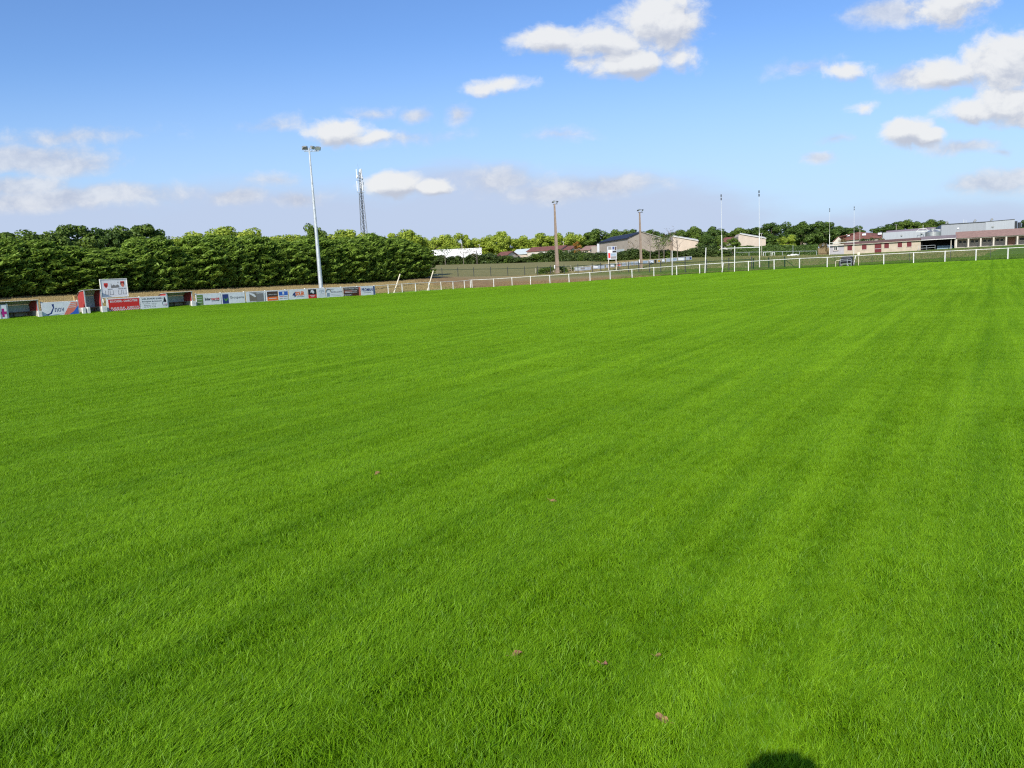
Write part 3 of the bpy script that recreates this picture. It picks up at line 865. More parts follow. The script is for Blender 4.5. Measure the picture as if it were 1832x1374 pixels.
def d_blue(e, w, a, H):
    rect(e, .08, w - .08, H * .52, H - .12, P_BLUE); rect(e, w * .42, w * .58, H * .60, H * .85, PWHITE, y=-.007)
    for k, (x0, x1) in enumerate(((.1, .5), (.56, .9), (.1, .4), (.5, .9))): rect(e, w * x0, w * x1, H * (.38 - .18 * (k // 2)), H * (.43 - .18 * (k // 2)), P_GREY if k else P_RED)
board(498.6, 516.5, 'small white board with a blue upper panel', d_blue)
def d_soler(e, w, a, H):
    text('SOLER', w * .48, H * .42, w * .58, -.006, H * .60, P_ORANGE, e, bold=.05)
    poly(e, [(w * .17, H * .45), (w * .24, H * .65), (w * .36, H * .82), (w * .33, H * .55), (w * .36, H * .35), (w * .28, H * .22), (w * .28, H * .40)], P_NAVY)
    rect(e, w * .38, w * .80, H * .26, H * .30, P_NAVY)
board(517.6, 551, 'white board with big orange lettering and a navy figure', d_soler)
def d_bred(e, w, a, H):
    rect(e, .04, w - .04, H * .42, H - .04, P_BLACK); rect(e, .04, w - .04, a + .03, H * .42, P_RED)
    poly(e, [(w * .35, H * .85), (w * .55, H * .92), (w * .75, H * .68), (w * .6, H * .50), (w * .45, H * .66), (w * .3, H * .6)], PWHITE, y=-.008)
    rect(e, w * .2, w * .8, H * .32, H * .36, PWHITE, y=-.007); rect(e, w * .3, w * .7, H * .18, H * .22, PWHITE, y=-.007)
board(551.4, 567, 'small black and red board with a white emblem left of the mast', d_bred)
def d_cjn(e, w, a, H):
    text('CJN', w * .5, H * .30, w * .55, -.006, H * .70, P_CYAN, e)
    for k in range(3): rect(e, w * .28, w * .84, H * (.44 - .12 * k), H * (.46 - .12 * k), P_GREY)
board(567.4, 583, 'small white board with grey-green letters at the foot of the mast', d_cjn)
def d_tile(e, w, a, H):
    b = MB()
    for k in range(10):
        t0 = math.pi * k / 10; t1 = math.pi * (k + 1) / 10
        b.bar((w * .12 + .36 * math.cos(t0), -.004, H * .62 + .3 * math.sin(t0)), (w * .12 + .36 * math.cos(t1), -.004, H * .62 + .3 * math.sin(t1)), .045)
    b.build('arch_emblem', P_TAUPE, e)
    rect(e, w * .03, w * .2, H * .12, H * .5, P_CYAN)
    text('SERGE', w * .22, H * .13, w * .34, -.006, H * .84, P_GREY, e); text('SCULPTEUR-ALUMINIUM', w * .68, H * .16, w * .62, -.006, H * .56, P_GREY, e)
    for k in range(2): rect(e, w * .28, w * .9, H * (.32 - .14 * k), H * (.34 - .14 * k), P_GREY)
board(584, 613.7, 'white board with an arch emblem and fine grey lettering right of the mast', d_tile)
def d_brown(e, w, a, H):
    rect(e, .04, w * .90, a + .03, H - .03, P_DBROWN); rect(e, w * .52, w * .90, a + .03, H * .66, P_BROWN); rect(e, w * .05, w * .52, H * .42, H * .66, P_BROWN, y=-.007)
    rect(e, w * .90, w - .01, a + .02, H - .02, P_SALMON)
    text('Votre Meuble Chez', w * .78, H * .16, w * .47, -.009, H * .84, PWHITE, e); text('RENAUDIN', w * .38, H * .13, w * .25, -.009, H * .18, PWHITE, e)
    for k in range(2): rect(e, w * .10, w * .8, H * (.56 - .14 * k), H * (.60 - .14 * k), PWHITE, y=-.010)
board(614.3, 645.5, 'dark brown board with a salmon right edge', d_brown)
def d_pro(e, w, a, H):
    text('PROMAN', w * .80, H * .36, w * .46, -.006, H * .64, P_NAVY, e, bold=.03)
    rect(e, w * .90, w - .02, a, H, P_NAVY); rect(e, w * .22, w * .72, H * .28, H * .33, P_GREY)
board(646, 670.5, 'white board with navy capitals, last of the row before the open rail', d_pro)
# rail posts behind the boards
ss = [base_at(FL, p) for p in (-60, -34, 15, 77, 141, 193, 252, 301, 352, 396.5, 438, 476, 512, 547, 580, 611, 640)]
for k, (i0, i1) in enumerate(((0, 2), (3, 4), (5, 7), (8, 16))):
    seg = ss[i0:i1 + 1] + ([LP[0] - .03] if i1 == 16 else [])
    lab = ('white railing carrying the magenta cross board', 'white railing carrying the nov board', 'white railing carrying the red butcher board and the builder board',
           'white railing carrying the long row of boards beside the mast')[k]
    o0 = FL.w(seg[0]); z0 = gl(FL, seg[0])
    e = empty('railing', (o0.x, o0.y, z0), FL.ang, lab, 'fence')
    for s in seg:
        b = MB(); h = gl(FL, s) - z0; b.bar((s - seg[0], 0, h - .15), (s - seg[0], 0, h + FH + .07), .075, n=4); b.build('post', WHITE, e)
    b = MB()
    for i in range(len(seg) - 1):
        b.bar((seg[i] - seg[0], 0, gl(FL, seg[i]) - z0 + FH - .02), (seg[i + 1] - seg[0], 0, gl(FL, seg[i + 1]) - z0 + FH - .02), .032, n=8)
    b.build('rail', WHITE, e)
# wooden post on the bank behind the nov board
s0 = base_at(FL, 138, 1.2); q = FL.w(s0, 1.2); g = gz(q.x, q.y)
b = MB(); b.box(-.13, .13, -.1, .1, -.2, 1.28); b.box(-.16, .16, -.13, .13, 1.28, 1.33)
o = b.build('wooden_post', mat('yellow_wood', (.48, .33, .14), .8, .2, 6)); o.location = (q.x, q.y, g); o.rotation_euler = (0, 0, FL.ang)
tag(o, 'stout yellowish wooden post on the bank behind the nov board', 'post')

# ------------------------------------------------------------------ dugouts
def dugout(px0, px1, pyt, depth, label, red_left=True, bench=True, low=.5):
    s0 = base_at(FL, px0, -.05); s1 = base_at(FL, px1, -.05)
    q = FL.w(s0, -.05); g = min(gl(FL, s0), gl(FL, s1)); w = s1 - s0
    _, zt = FL.hit((px0 + px1) / 2, pyt, -.05); h = zt - g
    e = empty('dugout', (q.x, q.y, g), FL.ang, label, 'dugout', 'team dugouts on the left rail')
    d = depth; t = .05
    prof = [(0, low), (d, low), (d, h * .74), (d * .62, h * .93), (0, h - .06)]
    for x in (0, w - t):
        b = MB(); b.prism([(x, y, z) for y, z in prof], (t, 0, 0)); b.build('side_panel', REDP, e)
    b = MB(); b.box(t, w - t, d - .06, d - .01, low, h * .74); b.build('back_panel', GREYW, e)
    b = MB()
    n = 26
    for (p0, p1) in (((-.12, h - .03), (d * .62, h * .93 + .03)), ((d * .62, h * .93 + .03), (d + .04, h * .74 + .03))):
        vs = []
        for i in range(n * 2 + 1):
            x = -.08 + (w + .16) * i / (n * 2); zz = .025 * (i % 2)
            vs += [(x, p0[0], p0[1] + zz), (x, p1[0], p1[1] + zz), (x, p0[0], p0[1] + zz - .03), (x, p1[0], p1[1] + zz - .03)]
        fs = []
        for i in range(n * 2):
            a = i * 4; c = a + 4
            fs += [(a, c, c + 1, a + 1), (a + 2, a + 3, c + 3, c + 2), (a, a + 2, c + 2, c), (a + 1, c + 1, c + 3, a + 3)]
        b.add(vs, fs)
    b.build('roof', ROOFW, e)
    b = MB()
    for x in (0.0, w): b.box(x - .04, x + .04, -.06, -.005, 0, h - .06)
    for x in (0.03, w - .03): b.bar((x, d, 0), (x, d, h * .74), .03, n=6)
    b.build('frame', GALV, e)
    b = MB(); b.box(.04, w - .04, d - .12, d - .065, 0, low); b.box(0, .05, .0, d - .12, -.1, low - .003); b.box(w - .05, w, .0, d - .12, -.1, low - .003); b.build('base_wall', GREYC, e)
    if bench:
        b = MB(); b.box(.12, w - .12, d - .55, d - .2, .42, .46)
        for k in range(3):
            x = .3 + (w - .6) * k / 2; b.box(x - .03, x + .03, d - .45, d - .3, 0, .42)
        b.build('bench', WOOD, e)
    return e
dugout(2, 70, 537.5, 1.3, 'long low dugout between the magenta cross board and the nov board')
dugout(155, 184, 517.5, 1.05, 'tall narrow dugout with a slanted red side in front of the scoreboard')
dugout(300, 345, 522, 1.25, 'wide low dugout right of the builder board')
for (p0, p1, h, lab) in ((69, 76, .46, 'white painted stub wall right of the long low dugout'), (148, 154, .50, 'white stub wall at the outer left foot of the tall dugout'), (157, 162, .52, 'narrow white block at the inner left foot of the tall dugout'),
                         (183, 192, .50, 'white stub wall right of the tall dugout'), (343.5, 351, .48, 'white stub wall right of the wide low dugout')):
    s0 = base_at(FL, p0, -.2); s1 = base_at(FL, p1, -.2); q = FL.w(s0, -.2); g = gz(q.x, q.y)
    b = MB(); b.box(0, s1 - s0, -.06, .10, -.15, h + .03); o = b.build('stub_wall', WHITE, bevel=.015); o.location = (q.x, q.y, g); o.rotation_euler = (0, 0, FL.ang)
    tag(o, lab, 'wall', 'white stub walls beside the dugouts')

# ------------------------------------------------------------------ scoreboard
SO = 5.0
s0, zt = FL.hit(179, 501, SO); s1, zt2 = FL.hit(225.5, 498.5, SO); _, zb = FL.hit(228, 529.5, SO)
q = FL.w(s0, SO); g = gz(q.x, q.y); w = s1 - s0; h0 = zb - g; h1 = (zt + zt2) / 2 - g
e = empty('scoreboard', (q.x, q.y, g), FL.ang, 'white scoreboard with two red crests standing on the bank behind the tall dugout', 'scoreboard')
b = MB(); b.box(0, w, 0, .06, h0, h1); b.build('panel', PWHITE, e)
b = MB()
for (x0, x1, z0, z1) in ((-.05, w + .05, h1, h1 + .06), (-.05, 0, h0, h1), (w, w + .05, h0, h1), (-.05, w + .05, h0 - .05, h0)): b.box(x0, x1, -.03, .08, z0, z1)
b.build('frame', WHITE, e)
for x in (.12, w - .12):
    b = MB(); b.bar((x, .12, -.2), (x, .12, h1 - .1), .055, n=8); b.build('post', WHITE, e)
HH = h1 - h0
def shield(cx, cz, r, m1, m2):
    poly(e, [(cx - r, cz + r), (cx + r, cz + r), (cx + r, cz - r * .2), (cx + r * .6, cz - r * .9), (cx, cz - r * 1.35), (cx - r * .6, cz - r * .9), (cx - r, cz - r * .2)], m1, name='crest')
    return cx, cz
shield(w * .19, h0 + HH * .68, w * .075, P_RED, None)
poly(e, [(w * .15, h0 + HH * .64), (w * .19, h0 + HH * .72), (w * .23, h0 + HH * .64), (w * .19, h0 + HH * .58)], P_DBROWN, y=-.008, name='crest_mark')
shield(w * .83, h0 + HH * .72, w * .08, P_DBROWN, None)
b = MB(); b.disc(w * .83, -.009, h0 + HH * .66, w * .055, w * .07); b.build('crest_mark', P_SALMON, e); rect(e, w * .76, w * .90, h0 + HH * .80, h0 + HH * .87, P_RED, y=-.008)
poly(e, [(w * .38, h0 + HH * .50), (w * .38, h0 + HH * .76), (w * .40, h0 + HH * .76), (w * .41, h0 + HH * .62), (w * .48, h0 + HH * .70), (w * .56, h0 + HH * .64), (w * .64, h0 + HH * .70), (w * .70, h0 + HH * .62), (w * .70, h0 + HH * .52)], P_GREY, name='castle_emblem')
b = MB(); b.disc(w * .66, -.006, h0 + HH * .80, w * .02, w * .02, 8); b.build('castle_emblem', P_GREY, e)
text('VILLA', w * .20, HH * .07, w * .33, -.006, h0 + HH * .44, P_GREY, e, bold=.02); text('VISITEURS', w * .33, HH * .07, w * .80, -.006, h0 + HH * .45, P_GREY, e, bold=.02)
for x in (.20, .38, .70, .88):
    b = MB(); c = w * x; a0 = h0 + HH * .14; a1 = h0 + HH * .38; k = w * .065
    b.box(c - k, c - k + .03, -.006, .0005, a0, a1); b.box(c + k - .03, c + k, -.006, .0005, a0, a1); b.box(c - k, c + k, -.006, .0005, a0 - .03, a0); b.build('digit_frame', P_GREY, e)
poly(e, [(0.02, h0 + .02), (0.02, h0 + HH * .26), (w * .38, h0 + .02)], P_CYAN)  # plain blue-grey triangle filling the lower left corner of the panel

# ------------------------------------------------------------------ floodlight masts
def mast_xy(fr=None, px=0, py=0, Y=None, off=0):
    if fr: s, z = fr.hit(px, py, off); return fr.w(s, off)
    p = at(px, py, Y); return Vector((p.x, p.y))
# steel mast
q = mast_xy(FL, 574.5, 517, off=1.0); g = gz(q.x, q.y); Yd = q.y
ztop = at(556.5, 270, Yd).z - g
e = empty('floodlight_mast', (q.x, q.y, g), R(0), 'tall galvanised steel mast with three floodlights behind the advertising boards', 'floodlight')
b = MB(); b.bar((0, 0, -.2), (0, 0, ztop * .5), .25, n=16, r1=.17); b.bar((0, 0, ztop * .5), (0, 0, ztop), .165, n=16, r1=.09); b.build('mast', GALV, e, smooth=False)
b = MB(); b.bar((.16, -.12, 2.0), (.10, -.08, ztop), .015, n=4)
for k in range(int(ztop / 1.0)):
    z = 2 + k * .95
    if z < ztop - 1: b.bar((.02, -.3, z), (.02, -.05, z), .012, n=4)
b.build('climbing_irons', GALV, e)
b = MB(); b.bar((-.6, .2, ztop + .05), (1.1, -.15, ztop - .08), .05, n=6); b.bar((0, 0, ztop - .3), (0, 0, ztop + .35), .07, n=6); b.build('cross_arm', GALV, e)
def lamp(root, c, rz, tilt, s=1.0, lm=None):
    mtx = Matrix.Translation(c) @ Matrix.Rotation(rz, 4, 'Z') @ Matrix.Rotation(tilt, 4, 'X')
    b = MB(); b.prism([(-.42 * s, -.22 * s, -.24 * s), (.42 * s, -.22 * s, -.24 * s), (.42 * s, -.22 * s, .24 * s), (-.42 * s, -.22 * s, .24 * s)], (0, .12 * s, 0))
    b.add([(-.42*s,-.10*s,-.24*s),(.42*s,-.10*s,-.24*s),(.42*s,-.10*s,.24*s),(-.42*s,-.10*s,.24*s),(-.2*s,.28*s,-.1*s),(.2*s,.28*s,-.1*s),(.2*s,.28*s,.12*s),(-.2*s,.28*s,.12*s)],
          [(0,1,5,4),(1,2,6,5),(2,3,7,6),(3,0,4,7),(4,5,6,7)])
    h = b.build('floodlight', lm or LAMPGREY, root); h.matrix_local = mtx
    b = MB(); b.box(-.37 * s, .37 * s, -.235 * s, -.222 * s, -.2 * s, .2 * s); gl_ = b.build('lens', GLASS, h)
    b = MB(); b.bar((-.45 * s, 0, 0), (-.45 * s, 0, -.42 * s), .025 * s); b.bar((.45 * s, 0, 0), (.45 * s, 0, -.42 * s), .025 * s); b.bar((-.45 * s, 0, -.42 * s), (.45 * s, 0, -.42 * s), .025 * s); b.build('bracket', GALV, h)
    return h
lamp(e, Vector((-.48, .15, ztop + .42)), R(200), R(22), .75)
lamp(e, Vector((.36, .0, ztop + .38)), R(75), R(30), .7)
lamp(e, Vector((.98, -.15, ztop + .25)), R(25), R(38), .7)
# two tapered concrete masts
for (pb, pt, Y, rb, rt, lab) in (((997, 481.5), (994, 365), 150, .44, .17, 'brown tapered concrete mast with small floodlights, the nearer taller one left of the hall'), ((1147, 473), (1144.5, 380), 151, .30, .15, 'brown tapered concrete mast with floodlights rising in front of the hall gable')):
    p = at(*pb, Y); g = gz(p.x, p.y); zt = at(*pt, Y).z - g
    e = empty('floodlight_mast', (p.x, p.y, g), 0, lab, 'floodlight')
    b = MB(); b.bar((0, 0, -.3), (0, 0, zt), rb, n=4, r1=rt, rot=R(28)); b.build('mast', CONC, e)
    b = MB(); b.box(-rb * 1.3, -rb * .9, -.25, .1, 1.0, 1.6); b.build('cabinet', PWHITE, e)
    b = MB(); b.bar((-.3, 0, zt), (.6, 0, zt), .05, n=6); b.bar((.4, 0, zt), (.55, 0, zt + .5), .04, n=6); b.build('cross_arm', DARKMETAL, e)
    lamp(e, Vector((-.05, -.1, zt + .5)), R(20), R(30), .5, DARKMETAL); lamp(e, Vector((.52, -.1, zt + .42)), R(60), R(35), .55, DARKMETAL); lamp(e, Vector((-.28, .2, zt + .40)), R(150), R(35), .45, DARKMETAL)

# ------------------------------------------------------------------ lattice telecom tower beyond the conifers
Y = 190.0
p = at(651, 418, Y); p0 = at(653, 440, Y); g = gz(p0.x, p0.y); zt = at(643.5, 300, Y).z - g
e = empty('telecom_tower', (p0.x, p0.y, g), R(15), 'grey steel lattice tower with white panel antennas beyond the evergreens', 'tower')
zl = at(646.5, 345, Y).z - g
b = MB()
def leg3(z, r0=1.15, r1=.50): return [Vector(((r0 + (r1 - r0) * z / zl) * math.cos(a), (r0 + (r1 - r0) * z / zl) * math.sin(a), z)) for a in (R(90), R(210), R(330))]
zz = [zl * k / 16 for k in range(17)]
for i in range(16):
    A_, B_ = leg3(zz[i]), leg3(zz[i + 1])
    for k in range(3):
        b.bar(A_[k], B_[k], .085, n=4); b.bar(A_[k], B_[(k + 1) % 3], .040, n=4); b.bar(B_[k], B_[(k + 1) % 3], .035, n=4)
b.build('lattice', mat('dull_steel', (.22, .235, .25), .6, .15, 2, metal=.3), e)
b = MB(); b.bar((.15, 0, 0), (.15, 0, zl + 1), .12, n=4); b.build('cable_ladder', DARKMETAL, e)
b = MB()
for z0_, z1_ in ((zl, zt),):
    for k in range(3):
        a = R(90 + 120 * k); b.bar((.25 * math.cos(a), .25 * math.sin(a), z0_), (.25 * math.cos(a), .25 * math.sin(a), z1_ - .8), .05, n=4)
    for z_ in np.arange(z0_, z1_ - 1, .6):
        for k in range(3):
            a = R(90 + 120 * k); a2 = a + R(120)
            b.bar((.25 * math.cos(a), .25 * math.sin(a), z_), (.25 * math.cos(a2), .25 * math.sin(a2), z_ + .6), .03, n=4)
b.bar((0, 0, zt - 1), (-.3, 0, zt + .9), .02, n=4)
b.build('top_mast', mat('dull_steel', (1, 1, 1)), e)
for z_, n, r, hh in ((zl + .4, 3, .78, 2.3), (zt - 2.5, 3, .68, 2.2)):
    b = MB()
    for k in range(24):
        t0 = 2 * math.pi * k / 24; t1 = 2 * math.pi * (k + 1) / 24
        for zr in (z_ - .3, ): b.bar((r * math.cos(t0), r * math.sin(t0), zr), (r * math.cos(t1), r * math.sin(t1), zr), .035, n=4)
    for k in range(3): b.bar((0, 0, z_ - .3), (r * math.cos(R(120 * k)), r * math.sin(R(120 * k)), z_ - .3), .03, n=4)
    b.build('support_ring', GALV, e)
    for k in range(n):
        a = R(190 + 120 * k); c = Vector((r * math.cos(a), r * math.sin(a), z_ + hh / 2))
        b = MB(); b.box(-.14, .14, -.08, .08, -hh / 2, hh / 2); o = b.build('antenna_panel', PWHITE, e, bevel=.02); o.location = c; o.rotation_euler = (0, 0, a + R(90))
for (a_, z_, r_) in ((200, zl + 3.7, .35), (-10, zl + 3.4, .4), (-20, zt - 3.6, .38)):
    b = MB(); c = Vector((.5 * math.cos(R(a_)), .5 * math.sin(R(a_)), z_)); d = Vector((math.cos(R(a_)), math.sin(R(a_)), 0))
    b.bar(c, c + d * .25, r_, n=14); b.build('dish', PWHITE, e)

# ------------------------------------------------------------------ rugby goals
def goal(pL, pR, Y1, Y2, label, htop, hbar=3.0, r=.06):
    """pL, pR: photo feet of the two posts"""
    a = at(pL[0], pL[1], Y1); b_ = at(pR[0], pR[1], Y2)
    d = Vector((b_.x - a.x, b_.y - a.y)); ang = math.atan2(d.y, d.x); w = d.length
    g = gz(a.x, a.y); g2 = gz(b_.x, b_.y)
    e = empty('rugby_goal', (a.x, a.y, g), ang, label, 'rugby goal', 'rugby goals on the training field')
    for x, dz in ((0, 0), (w, g2 - g)):
        b = MB(); b.bar((x, 0, dz - .1), (x, 0, dz + 5.1), r * 1.25, n=10); b.bar((x, 0, dz + 5.1), (x, 0, dz + htop), r * .45, n=8, r1=r * .35); p = b.build('upright', WHITE, e)
        b = MB(); b.bar((x, 0, dz + htop - .25), (x, 0, dz + htop + .12), .09, n=8); b.bar((x, 0, dz + htop - .75), (x, 0, dz + htop - .38), .09, n=8); b.build('top_marker', DARKMETAL, p)
    b = MB(); b.bar((0, 0, hbar), (w, 0, hbar + g2 - g), r * 1.1, n=8); b.build('crossbar', WHITE, e)
goal((1292, 480), (1359, 478.5), 124, 118, 'near white rugby goal just behind the rail', 11.1, r=.056)
goal((1484, 457.8), (1527.5, 456.3), 196, 190, 'far white rugby goal standing before the club house with red shutters', 11.2, r=.06)

# ------------------------------------------------------------------ buildings traced on vertical planes at their distance
def solid(name, fr, pix, depth, m, parent, off=0.0, skew=False):
    """facade outline (photo pixels on the plane fr) pulled back by depth into a solid; local frame = fr origin"""
    pts = []
    for (px, py) in pix:
        s, z = fr.hit(px, py, off); pts.append((s, off, z))
    zs = [q[2] for q in pts]; lo = min(zs) + .35 * (max(zs) - min(zs)); gb = gz(fr.P.x, fr.P.y) - 1.5
    pts = [(q[0], q[1], gb if q[2] < lo else q[2]) for q in pts]
    mid = fr.w((pts[0][0] + pts[-1][0]) / 2); rx = Vector((mid.x, mid.y)).normalized()
    kx = (rx.dot(fr.a) / rx.dot(fr.n) + .12 * (1 if skew is True else skew or 0)) * depth if skew else 0
    b = MB(); b.prism(pts, (kx, depth, 0))
    return b.build(name, m, parent)
def frame_root(name, fr, label, cat, group=None):
    return empty(name, (fr.P.x, fr.P.y, 0), fr.ang, label, cat, group)
def fbox(fr, px0, px1, pyt, pyb, off, d, pm=None):
    """box on the facade between two photo columns, top/bottom rows measured at the middle column"""
    mid = (px0 + px1) / 2
    s0, _ = fr.hit(px0, pyt, off); s1, _ = fr.hit(px1, pyt, off); _, zt = fr.hit(mid, pyt, off); _, zb = fr.hit(mid, pyb, off)
    b = MB(); b.box(s0, s1, off, off + d, zb, zt); return b
# club house
FC = fr2(1484, 215, 1647, 204, 450)
e = frame_root('club_house', FC, 'low beige club house with dark red shutters and a red double door', 'building')
s0, z0 = FC.hit(1484, 457.5); s1, z1 = FC.hit(1647, 448.5); sm, zm = FC.hit(1510, 455)
_, zt0 = FC.hit(1484, 440.0); _, zt1 = FC.hit(1647, 430.5); _, ztm = FC.hit(1511, 438.5)
D = 9.0
b = MB(); b.prism([(sm, 0, zm - .6), (s1, 0, z1 - .6), (s1, 0, zt1), (sm, 0, ztm)], (0, D, 0)); b.build('wall', BEIGE, e)
b = MB(); b.prism([(s0, .12, z0 - .6), (sm - .01, .12, zm - .6), (sm - .01, .12, ztm - .1), (s0, .12, zt0 - .1)], (0, D - .3, 0)); b.build('annex_wall', LILAC, e)
# eave beam and low roof
b = MB(); b.prism([(s0 - .3, -.55, zt0 - .05), (s1 + .1, -.55, zt1 - .02), (s1 + .1, -.55, zt1 + .20), (s0 - .3, -.55, zt0 + .17)], (0, .25, 0)); b.build('eave_beam', PALEST, e)
b = MB(); b.add([(sm, -.60, ztm + .20), (s1 + .25, -.60, zt1 + .23), (s1 + .25, D * .5, zt1 + .85), (sm, D * .5, ztm + .80), (sm, D + .3, ztm + .2), (s1 + .25, D + .3, zt1 + .2),
                (sm, -.60, ztm + .08), (s1 + .25, -.60, zt1 + .11)], [(0, 1, 2, 3), (3, 2, 5, 4), (0, 6, 7, 1), (0, 3, 4, 6), (1, 7, 5, 2)]); b.build('roof', mat('brown_tile', (.17, .095, .075), .9, .2, 2, bump=.4), e)
b = MB(); b.prism([(s0 - .3, -.5, zt0 + .12), (sm - .02, -.5, ztm + .12), (sm - .02, -.5, ztm + .35), (s0 - .3, -.5, zt0 + .38)], (0, D * .6, 0)); b.build('annex_roof', GREYC, e)
for (p0, p1, t_, b_) in ((1516, 1524.5, 438.5, 448), (1542, 1550.5, 437.5, 446.5), (1582, 1590.5, 434.5, 444), (1606, 1614, 433, 442.5), (1622.5, 1631, 432, 441.5)):
    o = fbox(FC, p0, p1, t_, b_, -.06, .055).build('shutter', REDS, e)
    s_, _ = FC.hit(p0, t_, -.06); s2_, _ = FC.hit(p1, t_, -.06); _, zt_ = FC.hit((p0 + p1) / 2, t_, -.06); _, zb_ = FC.hit((p0 + p1) / 2, b_, -.06)
    b = MB(); b.box(s_ - .08, s_, -.05, -.003, zb_, zt_); b.box(s2_, s2_ + .08, -.05, -.003, zb_, zt_); b.box(s_ - .12, s2_ + .12, -.10, -.003, zb_ - .1, zb_); b.build('window_surround', PALEST, e)
d_ = fbox(FC, 1565, 1577, 435, 451.5, -.07, .065).build('door', REDS, e)
b = MB(); s_, _ = FC.hit(1565, 445); s2_, _ = FC.hit(1577, 445); sc_ = (s_ + s2_) / 2; _, zq = FC.hit(1571, 445)
b.box(s_ + .05, s2_ - .05, -.10, -.071, zq - .04, zq + .04); b.build('push_bar', GALV, d_)
b = MB(); b.box(sc_ - .015, sc_ + .015, -.085, -.071, zq - .8, zq + .9); b.build('door_gap', P_BLACK, d_)
w_ = fbox(FC, 1491.5, 1499, 441, 448.5, .06, .055).build('window', WHITE, e)
s_, zz0 = FC.hit(1492, 448, .04); s2_, zz1 = FC.hit(1498.5, 441.6, .04); mm = (s_ + s2_) / 2
b = MB(); b.box(s_ + .06, mm - .05, .03, .058, zz0 + .08, zz1 - .08); b.box(mm + .05, s2_ - .06, .03, .058, zz0 + .08, zz1 - .08); b.build('pane', DARKIN, w_)
b = MB(); b.box(s_ - .2, s2_ + .2, -.05, .10, zz0 - .18, zz0 - .05); b.build('sill', WOOD, w_)
# open covered stand
e = frame_root('covered_stand', FC, 'open dark covered stand between the club house and the tiled gallery', 'building')
s0, z0 = FC.hit(1648.5, 448); s1, z1 = FC.hit(1708, 444.5); _, t0 = FC.hit(1648.5, 429.5); _, t1 = FC.hit(1708, 427)
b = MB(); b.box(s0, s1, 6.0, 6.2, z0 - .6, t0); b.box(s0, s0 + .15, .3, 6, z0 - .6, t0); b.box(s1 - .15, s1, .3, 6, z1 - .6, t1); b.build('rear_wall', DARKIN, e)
_, u0 = FC.hit(1648.5, 423.5); _, u1 = FC.hit(1708, 420)
b = MB(); b.prism([(s0 - .1, -.8, t0), (s1 + .3, -.8, t1), (s1 + .3, -.8, u1), (s0 - .1, -.8, u0)], (0, .2, 0)); b.prism([(s0 - .1, -.6, t0 + .05), (s1 + .3, -.6, t1 + .05), (s1 + .3, -.6, t1 + .2), (s0 - .1, -.6, t0 + .2)], (0, 7, 0)); b.build('roof', PURP, e)
b = MB(); b.box(s0 - .05, s1 + .2, -.86, -.803, t0 - .12, t0 + .02); b.build('gutter', WHITE, e)
b = MB(); b.box(s0, s1, -.1, 6, z0 - .5, z0 + .04); b.build('slab', PALEST, e)
for x in (s1 - .9, s1 - .05): 
    b = MB(); b.box(x, x + .16, -.2, -.04, z0 - .3, t1); b.build('post', PALEST, e)
for k, fx in enumerate((.0, .42)):
    pass
# rails in front of the stand
b = MB(); xa, xb = s0 - .6, s0 + (s1 - s0) * .42
for z in (1.15, .55): b.bar((xa, -1.5, z0 + z), (xb, -1.5, z0 + z), .035, n=6)
for x in (xa, (xa + xb) / 2, xb): b.bar((x, -1.5, z0 - .4), (x, -1.5, z0 + 1.15), .035, n=6)
o = b.build('barrier', GALV); o.location = (FC.P.x, FC.P.y, 0); o.rotation_euler = (0, 0, FC.ang); tag(o, 'grey two-bar barrier in front of the dark covered stand', 'barrier')
b = MB()
for k in range(7):
    x = s0 + (s1 - s0) * (.46 + .07 * k); b.box(x, x + .5, 2.5, 3.0, z0 + .04, z0 + .5 + .1 * (k % 3))
    b.box(x, x + .5, 2.95, 3.0, z0 + .5, z0 + .95)
o = b.build('seat_row', P_CYAN); o.location = (FC.P.x, FC.P.y, 0); o.rotation_euler = (0, 0, FC.ang); tag(o, 'row of blue-grey seats inside the covered stand', 'seats')
# tiled gallery with columns
FG = Fr(FC.w(FC.hit(1710, 440)[0]), FC.ang)
e = frame_root('gallery_building', FG, 'long gallery building with pale columns under a faded red tile roof', 'building')
def gz2(px, py, off=0): return FG.hit(px, py, off)
sA, zA = gz2(1711, 443.5); sB = gz2(1832, 437.5)[0] + 9
ze = gz2(1711, 427)[1]; zr = gz2(1711, 420)[1]; zb = zA
slope = (gz2(1832, 420.5)[1] - ze) / (gz2(1832, 420.5)[0] - sA)
def zl_(s, z): return z + slope * (s - sA)
b = MB(); b.prism([(sA, 2.6, zb - .6), (sB, 2.6, zb - .6), (sB, 2.6, zl_(sB, ze)), (sA, 2.6, ze)], (0, 6, 0)); b.build('wall', mat('grey_beige_render', (.42, .37, .31), .9, .1, .8), e)
b = MB(); b.add([(sA - .3, -.7, ze + .05), (sB, -.7, zl_(sB, ze + .05)), (sB, 4.5, zl_(sB, ze + 1.75)), (sA - .3, 4.5, ze + 1.75), (sB, 9.5, zl_(sB, ze)), (sA - .3, 9.5, ze)], [(0, 1, 2, 3), (3, 2, 4, 5), (0, 3, 5), (1, 4, 2)]); b.build('roof', TILEP, e)
b = MB(); b.prism([(sA - .2, -.45, ze - .15), (sB, -.45, zl_(sB, ze - .15)), (sB, -.45, zl_(sB, ze + .08)), (sA - .2, -.45, ze + .08)], (0, .3, 0)); b.build('lintel', PALEST, e)
pc = [1711, 1732.5, 1754.5, 1777.5, 1800, 1820]
ks = [gz2(p, 435)[0] for p in pc] + [gz2(1820, 435)[0] + 3.4, gz2(1820, 435)[0] + 6.8]
for s in ks:
    b = MB(); b.box(s - .17, s + .17, -.4, -.1, zb - .6, zl_(s, ze) - .15); b.build('column', PALEST, e)
